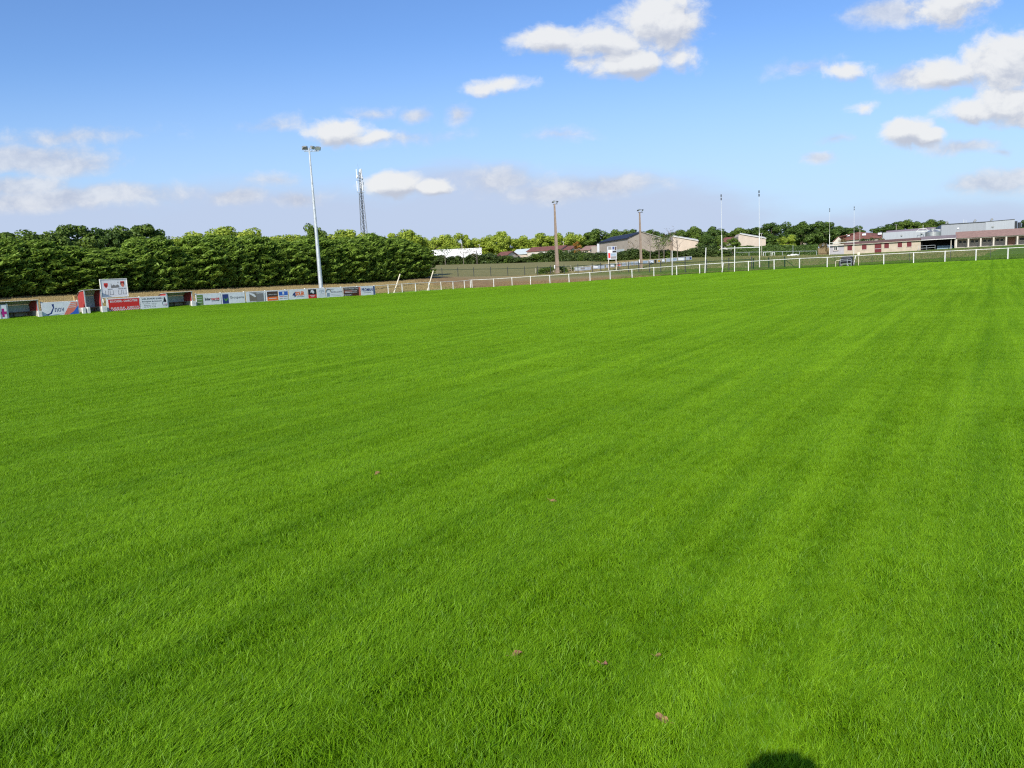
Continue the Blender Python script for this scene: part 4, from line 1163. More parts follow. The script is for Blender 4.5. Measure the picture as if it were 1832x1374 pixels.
for i in range(len(ks) - 1):
    a_, c_ = ks[i] + .5, ks[i + 1] - .3
    if i == 4: continue
    wd = (c_ - a_) / 2
    for j in range(2):
        x0 = a_ + j * wd
        b = MB(); b.box(x0, x0 + wd - .15, 2.55, 2.595, zb + .9, zl_(a_, ze) - .5); f = b.build('window', PALEST, e)
        b = MB(); b.box(x0 + .08, x0 + wd - .23, 2.52, 2.548, zl_(a_, ze) - 1.15, zl_(a_, ze) - .6); b.build('pane', DARKMETAL, f)
b = MB(); a_, c_ = ks[4] + .4, ks[5] - .3; b.box(a_, c_, 2.55, 2.595, zb, zl_(a_, ze) - .4); b.build('door', mat('terracotta_panel', (.30, .16, .11), .8, .1, 2), e)
b = MB(); b.box(sA, sB, -1.2, 2.5, zb - .5, zb + .03); b.build('step', GREYC, e)
# shrubs-free path kerb in front
# ball lamp on the roof edge
p = at(1714, 409, 206); s_, n_o = FG.loc(p.x, p.y); g = gz(p.x, p.y)
e = empty('globe_lamp', (p.x, p.y, g), 0, 'white globe lamp on a thin pole above the tiled gallery roof', 'lamp')
b = MB(); b.bar((0, 0, 0), (0, 0, p.z - g - .2), .05, n=6); b.build('pole', GALV, e)
b = MB(); b.ball((0, 0, p.z - g), .27, 14, 10); b.build('globe', PWHITE, e, smooth=True)

# grey metal hall behind
FW = fr2(1579, 247, 1815, 232, 430)
e = frame_root('industrial_hall', FW, 'big grey metal clad hall in two heights behind the club house', 'building')
s0, _ = FW.hit(1579, 430); s1, _ = FW.hit(1683.5, 430); s2, _ = FW.hit(1762, 430); s3, _ = FW.hit(1814, 430)
_, a0 = FW.hit(1579, 416.3); _, a1 = FW.hit(1683, 409.5); _, b1 = FW.hit(1684, 402.3); _, b2 = FW.hit(1762, 397.5); _, b3 = FW.hit(1814, 393)
gb = gz(FW.P.x, FW.P.y) - 1
b = MB(); b.prism([(s0, 1.0, gb), (s1, 1.0, gb), (s1, 1.0, a1), (s0, 1.0, a0)], (0, 26, 0)); b.build('low_block', SILVERL, e)
b = MB(); b.prism([(s1 + .01, 0, gb), (s2, 0, gb), (s2, 0, b2), (s1 + .01, 0, b1)], (0, 30, 0)); b.build('tall_block', SILVER, e)
b = MB(); b.prism([(s2 + .01, -.15, gb), (s3, -.15, gb), (s3, -.15, b3), (s2 + .01, -.15, b2 + .02)], (0, 30, 0)); b.build('end_block', SILVERL, e)
b = MB(); b.prism([(s1, -.2, b1), (s2, -.2, b2), (s3, -.2, b3), (s3, -.2, b3 + .18), (s2, -.2, b2 + .18), (s1, -.2, b1 + .18)], (0, .15, 0)); b.build('parapet', DARKMETAL, e)
_, bz = FW.hit(1592, 413)
b = MB(); b.prism([(s0 + 1, 10, a0), (s1 - 1, 10, a1), (s1 - 1, 10, a1 + .9), (s0 + 1, 10, a0 + .7)], (0, 8, 0)); b.build('rooflight', PURP, e)
for (px, py, r) in ((1613, 421, .25), (1649, 418, .25), (1776, 405.5, .28)):
    s_, z_ = FW.hit(px, py, .9 if px < 1683 else 0); yo = .9 if px < 1683 else -.2
    b = MB(); b.bar((s_, yo + .05, z_), (s_, yo - .25, z_), r, n=10); b.build('vent', LAMPGREY, e)
for (px, pyb) in ((1693, 401.5), (1743, 398.5), (1773, 396.5)):
    s_, z_ = FW.hit(px, pyb, 6)
    b = MB(); b.bar((s_, 6, z_ - .8), (s_, 6, z_ + .6), .28, n=10); b.bar((s_, 6, z_ + .6), (s_ + .5, 6, z_ + .75), .3, n=10); b.build('roof_vent', LAMPGREY, e)
s_, z_ = FW.hit(1724, 400, 6); b = MB(); b.bar((s_ + .0, 6, z_ - 1), (s_, 6, z_ + 1.2), .12, n=8); b.bar((s_ + .6, 6, z_ - 1), (s_ + .6, 6, z_ + .9), .12, n=8); b.build('chimney', GALV, e)
s_, z_ = FW.hit(1816, 410, 4)
b = MB()
for k in range(3): b.bar((s3 + 1 + k * 1.1, 6 + k, gb), (s3 + 1 + k * 1.1, 6 + k, b3 - .3 - .4 * k), .45, n=10)
b.build('silo', DARKMETAL, e)
# round metal roof turret
p = at(1669, 421, 226); e = empty('roof_turret', (p.x, p.y, p.z - .6), 0, 'round shiny metal turret above the covered stand roof', 'turret')
b = MB(); b.bar((0, 0, 0), (0, 0, 1.55), 1.95, n=28); b.build('drum', mat('bright_zinc', (.50, .50, .48), .35, .15, 1.5, metal=.7), e, smooth=False)
b = MB(); b.bar((0, 0, 1.551), (0, 0, 2.0), 1.9, n=28, r1=1.0); b.bar((-.1, 0, 2.0), (-.1, 0, 2.5), .7, n=16); b.build('cap', mat('bright_zinc', (1, 1, 1)), e)
b = MB(); b.bar((0, 0, -4), (0, 0, -.003), 1.6, n=20); b.build('base', GREYC, e)
p = at(1650, 411, 240); e = empty('roof_skylight', (p.x, p.y, p.z - .6), FW.ang, 'small white framed roof skylight with a thin mast on the low grey hall', 'skylight')
b = MB(); b.box(-1.6, 1.6, -.8, .8, 0, .12)
b.bar((-1.6, -.8, .1), (-.8, -.8, .9), .06); b.bar((-.8, -.8, .9), (.9, -.8, .95), .06); b.bar((.9, -.8, .95), (1.6, -.8, .1), .06); b.bar((-.8, .8, .9), (.9, .8, .95), .06); b.bar((-.8, -.8, .9), (-.8, .8, .9), .06); b.bar((.9, -.8, .95), (.9, .8, .95), .06)
b.build('frame', WHITE, e)
b = MB(); b.bar((.2, 0, 0), (.2, 0, 2.0), .05, n=6); b.build('mast', WHITE, e)

# red tiled house behind the club house
FH_ = fr2(1489, 238, 1578, 232, 430)
e = frame_root('tiled_house', FH_, 'house with a broad red tiled roof behind the club house', 'house')
def roofpoly(fr, pts, m, name, e):
    vs = [Vector((fr.hit(px, py, off)[0], off, fr.hit(px, py, off)[1])) for (px, py, off) in pts]
    n = len(vs); lo = [v - Vector((0, 0, .18)) for v in vs]
    b = MB(); b.add(vs + lo, [tuple(range(n)), tuple(range(2 * n - 1, n - 1, -1))] + [(i, n + i, n + (i + 1) % n, (i + 1) % n) for i in range(n)])
    return b.build(name, m, e)
solid('wall', FH_, [(1491, 446), (1578, 442), (1578, 424.5), (1520, 427), (1507, 431), (1491, 432)], 9, PALEST, e, off=.3)
roofpoly(FH_, [(1500, 430.5, -.3), (1536.5, 414.8, 5), (1578, 418.5, 5), (1578, 424.5, -.3), (1530, 427.5, -.3)], TILE, 'roof', e)
roofpoly(FH_, [(1489, 433, -2.2), (1498.5, 423.5, -2.2), (1538, 414.6, 5.0), (1500, 429, .2)], TILE, 'roof', e)
solid('wall', FH_, [(1490, 446), (1507, 445), (1507, 431), (1500, 423.6), (1490, 431.5)], 1.6, PALEST, e, off=-1.9)
for (p0, p1, t_) in ((1515, 1519, 422), (1544, 1548, 420.5), (1572, 1576, 419)):
    s_, z_ = FH_.hit((p0 + p1) / 2, t_, 1.8); b = MB(); b.prism([(s_ - .5, 1.2, z_ - .1), (s_ + .5, 1.2, z_ - .1), (s_ + .5, 2.2, z_ + .35), (s_ - .5, 2.2, z_ + .35)], (0, 0, .1)); b.build('roof_window', WHITEM, e)

# gabled hall with a blue-black roof
P1 = at(1123, 426, 200); P2 = at(1072, 434.5, 226)
ang = math.atan2(at(1205.5, 432, 210).y - P1.y, at(1205.5, 432, 210).x - P1.x)
FY = Fr((P1.x, P1.y), ang)
back = Vector((P2.x - P1.x, P2.y - P1.y)); bl = Vector((back.dot(FY.a), back.dot(FY.n), 0))
e = frame_root('gabled_hall', FY, 'large taupe hall with a low gable and a blue-black roof behind the concrete mast', 'building')
zb = gz(P1.x, P1.y) - 1
pk = [(1123, 426.3), (1147, 415.2), (1205.5, 432)]
A0, A1, A2 = [Vector((FY.hit(*q_)[0], 0, FY.hit(*q_)[1])) for q_ in pk]
b = MB(); b.prism([(A0.x, 0, zb), (A2.x, 0, zb), tuple(A2), tuple(A1), tuple(A0)], bl); b.build('wall', GYM, e)
up_ = Vector((0, 0, .12)); fo = -bl.normalized() * .25
b = MB(); b.prism([A0 + Vector((-.3, 0, -.1)) + fo, A1 + up_ * .2 + fo, A1 + up_ + fo, A0 + Vector((-.3, 0, 0)) + up_ + fo], bl * 1.02); b.build('dark_roof', SOLAR, e)
b = MB(); b.prism([A1 + up_ * .2 + fo, A2 + Vector((.3, 0, -.05)) + fo, A2 + Vector((.3, 0, .12)) + fo, A1 + up_ * 1.1 + fo], bl * 1.02); b.build('pale_roof', ROOFW, e)
nw = Vector((-bl.y, bl.x, 0)).normalized()
if nw.x > 0: nw = -nw
def on_side(t, z): return Vector((A0.x, 0, 0)) + bl * t + Vector((0, 0, z)) + nw * .06
for (t0, t1, za, zc) in ((.12, .42, .50, .60), (.50, .90, .46, .56), (.18, .45, .16, .34), (.50, .60, .0, .36)):
    hgt = A0.z - zb
    b = MB(); b.prism([on_side(t0, zb + hgt * za), on_side(t1, zb + hgt * za), on_side(t1, zb + hgt * zc), on_side(t0, zb + hgt * zc)], -nw * .05); b.build('window', GREYW, e)
s_, z_ = FY.hit(1174, 426.5); b = MB(); b.box(s_ - .5, s_ + .5, -.12, -.003, z_ - .2, z_ + .2); b.build('vent', DARKMETAL, e)
s_, z_ = FY.hit(1094, 436)
e2 = None
# low annex at its far left end
q0 = at(1066, 440, 232); FA = fr2(1058, 240, 1078, 232, 440)
e = frame_root('low_annex', FA, 'small pale flat-roofed block at the far left end of the taupe hall', 'building')
solid('wall', FA, [(1058, 452), (1077.5, 452), (1077.5, 436.8), (1068, 437.2), (1067.8, 440.5), (1058, 441)], 8, PINK, e)
solid('roof_box', FA, [(1068, 439.8), (1072, 439.6), (1072, 436), (1068, 436.2)], 1.4, WHITEM, e, off=-.2)
# two mono-pitch blocks to its right
FM = fr2(1203, 206, 1250, 204, 440)
e = frame_root('sloped_block', FM, 'pale block with a roof sloping right beside the taupe gabled hall', 'building')
solid('wall', FM, [(1204.3, 452), (1249, 452), (1249, 430.8), (1204.3, 422.5)], 9, PINK, e, skew=-1)
roofpoly(FM, [(1203.5, 422.0, -.3), (1250.5, 430.2, -.3), (1247.5, 427.8, 9.5), (1204.5, 420.8, 9.5)], ROOFW, 'roof', e)
FM2 = fr2(1320, 216, 1371, 213, 435)
e = frame_root('sloped_block', FM2, 'pale block with a roof sloping right behind the near rugby goal', 'building')
solid('wall', FM2, [(1321, 448), (1370, 448), (1370, 427), (1370, 426.2), (1324.5, 418), (1321, 423)], 10, PINK, e, skew=-1)
roofpoly(FM2, [(1323.5, 417.6, -.3), (1371, 425.9, -.3), (1368, 423.8, 10.5), (1324.5, 416.6, 10.5)], ROOFW, 'roof', e)

# small far houses
def house(pL, pR, Y1, Y2, pyroofb, pyridge, pybase, roofm, wallm, label, gable_left=True, inset=.18):
    fr = fr2(pL, Y1, pR, Y2, pyroofb)
    e = frame_root('house', fr, label, 'house', 'far houses behind the shrub belt')
    sl = (-.053) * (pR - pL)
    s0, zb = fr.hit(pL, pybase); s1, _ = fr.hit(pR, pybase); _, ze_ = fr.hit(pL, pyroofb); _, zr_ = fr.hit(pL, pyridge)
    zb = gz(fr.P.x, fr.P.y) - .5
    b = MB(); b.box(s0, s1, 0, 7, zb, ze_); b.prism([(s0, 0, ze_ + .001), (s0, 7, ze_ + .001), (s0, 3.5, zr_ - .1)], (s1 - s0, 0, 0)); b.build('wall', wallm, e)
    b = MB(); b.add([(s0 - .3, -.4, ze_ - .05), (s1 + .3, -.4, ze_ - .05), (s1 + .3, 3.5, zr_), (s0 - .3, 3.5, zr_), (s1 + .3, 7.4, ze_ - .05), (s0 - .3, 7.4, ze_ - .05),
                    (s0 - .3, -.4, ze_ + .12), (s1 + .3, -.4, ze_ + .12), (s1 + .3, 3.5, zr_ + .17), (s0 - .3, 3.5, zr_ + .17), (s1 + .3, 7.4, ze_ + .12), (s0 - .3, 7.4, ze_ + .12)],
                   [(0, 1, 2, 3), (3, 2, 4, 5), (6, 7, 8, 9), (9, 8, 10, 11), (0, 1, 7, 6), (4, 5, 11, 10), (0, 6, 9, 3), (3, 9, 11, 5), (1, 2, 8, 7), (2, 4, 10, 8)]); b.build('roof', roofm, e)
    n = max(1, int((s1 - s0) / 4))
    for k in range(n):
        x = s0 + (s1 - s0) * (k + .5) / n
        b = MB(); b.box(x - .5, x + .5, -.05, -.003, ze_ - 1.6, ze_ - .5); f = b.build('window', WHITE, e)
        b = MB(); b.box(x - .42, x + .42, -.07, -.052, ze_ - 1.5, ze_ - .6); b.build('pane', DARKMETAL, f)
    return e
house(889, 907, 262, 260, 458.5, 451.5, 466, TILE, PALEST, 'small house with a brown-red roof right of the long white building')
house(917, 943, 268, 265, 456, 447, 468, GREYW, PINK, 'pale house with a grey roof between two red-roofed houses')
house(944, 1004, 262, 255, 450.5, 443.5, 466, TILE, PALEST, 'long house with a dark red roof left of the first concrete mast')
house(1006, 1022, 256, 254, 447.5, 441, 462, TILE, PALEST, 'small red-roofed house just right of the first concrete mast')
house(1040, 1056, 258, 256, 448, 441, 458, TILEP, PINK, 'faded red roofed house right of the orange tree')
house(1287, 1302, 236, 234, 436.5, 426, 446, TILE, PALEST, 'small red-roofed house behind the left post of the near rugby goal')
house(1424, 1442, 262, 260, 432, 428, 440, TILE, PALEST, 'far house of which only the red roof shows above the clipped hedge')
# long white building
FB = fr2(768, 262, 862, 256, 455)
e = frame_root('white_building', FB, 'long plain white flat building behind the shrub belt', 'building')
solid('wall', FB, [(768.2, 466), (861.6, 460), (861.6, 444.6), (770.5, 448.8), (768.2, 452)], 14, WHITEM, e, skew=-1)
s0, z0 = FB.hit(770, 448.6); s1, z1 = FB.hit(862, 444.3)
b = MB(); b.prism([(s0, -.15, z0), (s1, -.15, z1), (s1, -.15, z1 + .2), (s0, -.15, z0 + .2)], (-6, 13.8, 0)); b.build('roof', PWHITE, e)
b = MB()
for k in range(1, 9): b.box(s0 + (s1 - s0) * k / 9 - .03, s0 + (s1 - s0) * k / 9 + .03, -.03, -.003, z0 - 2.6, z0 - .3)
b.build('joint', GREYW, e)

# ------------------------------------------------------------------ sign panel with small boards on two posts
p = at(1089.5, 475.5, 148); p2 = at(1101, 475, 148); g = gz(p.x, p.y); zt = at(1089, 441, 148).z - g; zb = at(1090, 464.5, 148).z - g; w = p2.x - p.x + .5
FARQ = mat('print_mid_grey', (.5, .52, .56), .6, .1, 1.2)
e = empty('notice_board', (p.x - .2, p.y, g), R(-4), 'tall notice board of coloured squares on two pale posts left of the second mast', 'sign')
for x in (.15, w - .15): b = MB(); b.box(x - .07, x + .07, .03, .17, -.2, zb); b.build('post', PALEST, e)
b = MB(); b.box(0, w, 0, .08, zb, zt); b.build('panel', FARQ, e)
for (x0, x1, y0, y1, m_) in ((.1,.45,.75,.97,P_GREY),(.55,.75,.75,.97,P_NAVY),(.8,.97,.70,.97,P_DBROWN),(.1,.5,.55,.72,PWHITE),(.55,.97,.52,.66,P_BLACK),(.08,.30,.12,.50,P_RED),(.35,.90,.28,.46,P_CYAN),(.35,.95,.05,.24,P_GREY)):
    rect(e, w * x0, w * x1, zb + (zt - zb) * y0, zb + (zt - zb) * y1, m_)

# far advertising rail (training field) with pale boards
FT = fr2(1028, 155, 1238, 172, 475)
def tb(px, off=0): 
    py = 484 - (px - 1028) * 20 / 210
    return FT.hit(px, py, off)
FARP = mat('print_pale_grey', (.36, .40, .46), .6, .15, 1.2)
runs = [(1029, 1058, 'P'), (1061, 1082, 'W'), (1084, 1090, 'G'), (1092, 1100, 'W'), (1104, 1112, 'R'), (1113, 1120, 'W'), (1121, 1127, 'P'), (1128, 1134, 'B'), (1135, 1145, 'W'),
        (1150, 1160, 'C'), (1160.5, 1170, 'W'), (1171, 1174.5, 'K'), (1176, 1183, 'O'), (1184, 1190, 'W'), (1192, 1199, 'N'), (1200, 1212, 'C'), (1213, 1226, 'W'), (1227, 1233, 'C'), (1233.5, 1238, 'N')]
MM = dict(P=GREYW, W=PWHITE, G=LAMPGREY, R=P_SALMON, B=P_CYAN, C=P_CYAN, K=P_BLACK, O=mat('print_ochre', (.45, .30, .06)), N=P_NAVY)
CN = dict(P='grey', W='white', G='dark grey', R='salmon', B='blue-grey', C='blue-grey', K='black', O='ochre', N='navy')
for i, (a_, c_, k) in enumerate(runs):
    sa, za = tb(a_); sb, zb_ = tb(c_); q = FT.w(sa); g = gz(q.x, q.y); w = sb - sa
    e = empty('small_board', (q.x, q.y, g), FT.ang, '%s board, %s from the left in the far board row' % (CN[k], ordw(i)), 'advertising board', 'far boards round the training field')
    b = MB(); b.box(.03, w - .03, 0, .04, .15, .80); b.build('panel', FARP if k != 'K' else P_BLACK, e)
    n = max(1, int(w / 1.1))
    for j in range(n):
        if (i + j) % 3 == 2 and k != 'K': continue
        x0 = .12 + j * (w - .2) / n; x1 = .12 + (j + .8) * (w - .2) / n
        b = MB(); b.box(x0, x1, -.006, .0005, .25 + .12 * ((i + j) % 2), .70); b.build('print', MM[k] if j % 2 == 0 else (P_CYAN if i % 2 else P_GREY), e)
seg = [tb(x)[0] for x in range(1028, 1240, 15)]
o0 = FT.w(seg[0]); z0 = gz(o0.x, o0.y); e = empty('railing', (o0.x, o0.y, z0), FT.ang, 'far railing behind the row of small boards', 'fence')
for s in seg:
    q = FT.w(s); b = MB(); b.bar((s - seg[0], .12, gz(q.x, q.y) - z0 - .1), (s - seg[0], .12, gz(q.x, q.y) - z0 + .88), .045, n=4); b.build('post', WHITE, e)
b = MB()
for i in range(len(seg) - 1):
    qa, qb = FT.w(seg[i]), FT.w(seg[i + 1]); b.bar((seg[i] - seg[0], .12, gz(qa.x, qa.y) - z0 + .85), (seg[i + 1] - seg[0], .12, gz(qb.x, qb.y) - z0 + .85), .03, n=6)
b.build('rail', WHITE, e)
# grey tube rail farther right, and a second piece from the mast towards the left
def tube_rail(pts, label, m=GALV, h=1.05, r=.04, step=4.0, wires=0, posth=None, postm=None, name='railing', cat='fence', nmax=60, mesh=None):
    """pts: [(px, py_ground, Y)...] polyline"""
    P = [at(*p) for p in pts]
    o = P[0]; g0 = gz(o.x, o.y)
    e = empty(name, (o.x, o.y, g0), 0, label, cat)
    path = [Vector((o.x, o.y))]
    for a, c in zip(P[:-1], P[1:]):
        L_ = math.hypot(c.x - a.x, c.y - a.y); n = max(1, round(L_ / step))
        for k in range(1, n + 1): path.append(Vector((a.x + (c.x - a.x) * k / n, a.y + (c.y - a.y) * k / n)))
    T = [Vector((q.x - o.x, q.y - o.y, gz(q.x, q.y) - g0)) for q in path]
    ph = posth or h
    for t in T:
        b = MB(); b.bar(t + Vector((0, 0, -.1)), t + Vector((0, 0, ph)), r * 1.2, n=6); b.build('post', postm or m, e)
    b = MB()
    for a, c in zip(T[:-1], T[1:]): b.bar(a + Vector((0, 0, h)), c + Vector((0, 0, h)), r * .8, n=6)
    b.build('rail', m, e)
    if wires:
        b = MB()
        for a, c in zip(T[:-1], T[1:]):
            for k in range(wires): b.bar(a + Vector((0, 0, h * (k + .5) / wires)), c + Vector((0, 0, h * (k + .5) / wires)), .008, n=3)
        b.build('wire', m, e)
    return e
tube_rail([(1262, 461, 205), (1340, 458, 202), (1461, 455, 197)], 'thin grey tube railing on the training field before the clipped hedge')
tube_rail([(958, 489, 158), (1022, 486.5, 158)], 'short thin pale rail at the foot of the first concrete mast', m=PALEST)
tube_rail([(763, 496, 150), (848, 494.5, 150), (939, 492.7, 150), (1060, 490, 140), (1226, 487, 112), (1345, 482, 107)], 'dark wire fence on thin posts behind the far railing', m=DGREEN, h=1.35, posth=1.7, r=.055, step=3.3, wires=5, postm=DARKMETAL)
# green gate
p = at(1348, 481, 107); p2 = at(1404, 478.5, 103); g = gz(p.x, p.y); d = Vector((p2.x - p.x, p2.y - p.y)); w = d.length
e = empty('field_gate', (p.x, p.y, g), math.atan2(d.y, d.x), 'dark green wire gate panels with a diagonal brace between the goal and the roller', 'gate')
for x in (0, w * .5, w): b = MB(); b.box(x - .06, x + .06, -.05, .05, -.2, 1.5); b.build('post', DGREEN, e)
b = MB(); b.bar((w, 0, 1.15), (w + 1.6, 0, 0), .04, n=6); b.build('brace', DGREEN, e)
b = MB()
for k in range(8): b.bar((0.08, 0, .1 + .18 * k), (w - .08, 0, .1 + .18 * k), .010, n=4)
for k in range(36): b.bar((.1 + (w - .2) * k / 35, 0, .08), (.1 + (w - .2) * k / 35, 0, 1.4), .006, n=3)
b.build('mesh_panel', DGREEN, e)
tube_rail([(1430, 478, 100), (1560, 473, 96), (1700, 467, 88), (1850, 461, 80)], 'thin dark wire fence right behind the white railing at the right', m=DARKMETAL, h=1.0, posth=1.1, r=.018, step=5.0, wires=2)
# green shelter-like fence along hedge
tube_rail([(1265, 455.5, 212), (1300, 455, 212)], 'short green rail left of the near rugby goal', m=DGREEN, h=1.4)

# small football goals and plastic barriers on the training field
def small_goal(pL, pR, Y, label, h=1.9):
    a = at(pL[0], pL[1], Y); c = at(pR[0], pR[1], Y); g = gz(a.x, a.y); w = c.x - a.x
    e = empty('training_goal', (a.x, a.y, g), 0, label, 'goal')
    b = MB()
    for x in (0, w): b.bar((x, 0, -.1), (x, 0, h), .06, n=8); b.bar((x, 0, h), (x, 1.4, 0), .04, n=6)
    b.build('frame', WHITE, e); b = MB(); b.bar((0, 0, h), (w, 0, h), .06, n=8); b.build('crossbar', WHITE, e)
small_goal((1366, 457.5), (1379.5, 457), 196, 'small white training goal right of the near rugby goal', 1.0)
small_goal((1382, 457), (1386, 456.8), 200, 'narrow white frame beside the small training goal', .9)
p = at(1420, 455.5, 196); g = gz(p.x, p.y)
e = empty('rolled_net', (p.x, p.y, g), .1, 'heap of white netting lying before the clipped hedge', 'net')
r = np.random.RandomState(3)
b = MB()
for k in range(16): b.ball((-1.4 + 2.8 * r.rand(), -.3 + .6 * r.rand(), .1 + .2 * r.rand()), .18 + .16 * r.rand(), 8, 6, (1.6, 1, .8))
b.build('netting', WHITE, e, smooth=True)
p = at(1418.7, 456, 200); g = gz(p.x, p.y); b = MB(); b.bar((0, 0, -.1), (0, 0, 2.6), .045, n=6); o = b.build('thin_post', GALV); o.location = (p.x, p.y, g); tag(o, 'thin grey post rising behind the heap of netting', 'post')

# ------------------------------------------------------------------ dark roller / spreader behind the rail
s0 = base_at(FR_, 1503, -.5); s1 = base_at(FR_, 1524, -.5); q = FR_.w(s0, -.5); g = gz(q.x, q.y); w = s1 - s0
e = empty('field_trailer', (q.x, q.y, g), FR_.ang, 'dark wheeled turf machine with a pale frame parked at the foot of the rail', 'machine')
b = MB(); b.prism([(0.08, y, z) for y, z in ((0, .38), (1.0, .38), (1.1, 1.0), (-.05, .92))], (w - .16, 0, 0)); b.build('hopper', BLACK, e, bevel=.02)
b = MB(); b.prism([(.14, y, z) for y, z in ((.02, .925), (1.02, 1.0), (.95, 1.12), (.1, 1.06))], (w - .28, 0, 0)); b.build('cover', DARKMETAL, e)
b = MB()
for z in (.30, .62, .80): b.bar((.02, -.12, z), (w - .05, -.12, z), .028, n=6)
for x in (.02, w * .62, w - .05): b.bar((x, -.12, .05), (x, -.12, .82), .028, n=6)
b.bar((w * .62, -.12, .30), (w * .80, -.16, .02), .028, n=6); b.build('frame', mat('pale_metal', (.45, .47, .50), .4, .1, 4, metal=.4), e)
for x in (-.08, w - .02):
    b = MB(); b.bar((x - .09, .45, .34), (x + .11, .45, .34), .34, n=20); t = b.build('wheel', RUBBER, e)
    b = MB(); b.bar((x - .10, .45, .34), (x - .092, .45, .34), .15, n=12); b.bar((x + .112, .45, .34), (x + .12, .45, .34), .15, n=12); b.build('rim', LAMPGREY, t)
b = MB(); b.bar((w, .1, .5), (w + .28, 0, .75), .02); b.bar((w + .28, 0, .75), (w + .26, .1, .2), .02); b.build('handle', LAMPGREY, e)
s_ = base_at(FR_, 1495, -.3); q = FR_.w(s_, -.3); g = gz(q.x, q.y)
b = MB(); b.bar((0, 0, -.05), (0, 0, .62), .025, n=8); b.bar((0, 0, .62), (.06, 0, .68), .025, n=8); b.bar((.06, 0, .68), (.62, 0, .70), .025, n=8); b.bar((.62, 0, .70), (.62, 0, -.05), .02, n=8)
o = b.build('hoop', CREAM); o.location = (q.x, q.y, g); o.rotation_euler = (0, 0, FR_.ang); tag(o, 'low cream metal hoop left of the dark turf machine', 'hoop')

# reed screen beside the club house
P = fr2(1464, 212, 1483, 214, 450); e = frame_root('reed_screen', P, 'dry brown reed screen at the left end of the club house', 'fence')
s0, z0 = P.hit(1464, 458); s1, _ = P.hit(1483.5, 457); _, zt = P.hit(1464, 444)
b = MB()
for k in range(48):
    x = s0 + (s1 - s0) * k / 47; b.bar((x, 0, z0 - .4), (x + random.uniform(-.03, .03), random.uniform(-.03, .03), zt + random.uniform(-.25, .15)), .045, n=4)
b.build('reeds', STRAW, e)
b = MB(); b.box(s0, s1, -.09, -.05, z0 + .6, z0 + .66); b.build('batten', WOOD, e)
# thin street lamps above the roofs
for (px, pyt, Y, lab) in ((1603.5, 402.5, 262, 'slim pale lamp post rising behind the grey hall'), (1538.5, 409.5, 226, 'slim pale lamp post before the red tiled roof'), (1362.5, 418, 205, 'thin pole rising beside the sloped block behind the near goal')):
    p = at(px, pyt, Y); g = gz(p.x, p.y); e = empty('street_lamp', (p.x, p.y, g), 0, lab, 'street lamp')
    b = MB(); b.bar((0, 0, -.1), (0, 0, p.z - g), .07, n=6, r1=.05); b.build('pole', PALEST, e)
    b = MB(); b.box(-.55, .25, -.15, .15, p.z - g, p.z - g + .14); b.build('head', LAMPGREY, e)
for (px, pyt, Y, lab) in ((826, 432, 270, 'thin lamp post above the middle of the long white building'), (858, 438, 270, 'thin lamp post above the right end of the long white building'), (1008, 433, 262, 'thin lamp post right of the first concrete mast')):
    p = at(px, pyt, Y); g = gz(p.x, p.y); e = empty('street_lamp', (p.x, p.y, g), 0, lab, 'street lamp')
    b = MB(); b.bar((0, 0, -.1), (0, 0, p.z - g), .09, n=6, r1=.06); b.build('pole', PALEST, e)
    b = MB(); b.box(-.6, .2, -.15, .15, p.z - g, p.z - g + .14); b.build('head', LAMPGREY, e)

# ------------------------------------------------------------------ vegetation
def quads_from(c, nrm, size, asp, r, droop=None):
    """rhombic leaf clusters at c (n,3), facing nrm, long axis random or along droop"""
    n = len(c)
    nrm = nrm / (np.linalg.norm(nrm, axis=1, keepdims=True) + 1e-9)
    t = r.randn(n, 3) if droop is None else droop + r.randn(n, 3) * .25
    t -= (t * nrm).sum(1, keepdims=True) * nrm; t /= (np.linalg.norm(t, axis=1, keepdims=True) + 1e-9)
    b = np.cross(nrm, t)
    s = (size * (.6 + .8 * r.rand(n)))[:, None]
    V = np.stack([c - t * s * .5, c + b * s * .5 * asp + nrm * s * .08, c + t * s * .5, c - b * s * .5 * asp + nrm * s * .08], 1).reshape(-1, 3)
    F = np.arange(4 * n).reshape(-1, 4)
    return V, F
def trunk_mesh(name, r, h, rad, limbs, m):
    b = MB()
    pts = [Vector((0, 0, -.3))]
    for k in range(1, 5): pts.append(Vector((r.randn() * rad * .5 * k / 4, r.randn() * rad * .5 * k / 4, h * k / 4)))
    for k in range(4): b.bar(pts[k], pts[k + 1], rad * (1 - .18 * k), n=7, r1=rad * (1 - .18 * (k + 1)))
    for (x, y, z) in limbs:
        st = pts[2 + r.randint(0, 3)]
        mid = (st + Vector((x, y, z))) / 2 + Vector((0, 0, -.1 * abs(z - st.z)))
        b.bar(st, mid, rad * .36, n=5, r1=rad * .24); b.bar(mid, (x, y, z), rad * .24, n=5, r1=rad * .08)
    me = bpy.data.meshes.new(name); me.from_pydata(b.v, [], b.f); me.update(); me.materials.append(m); return me
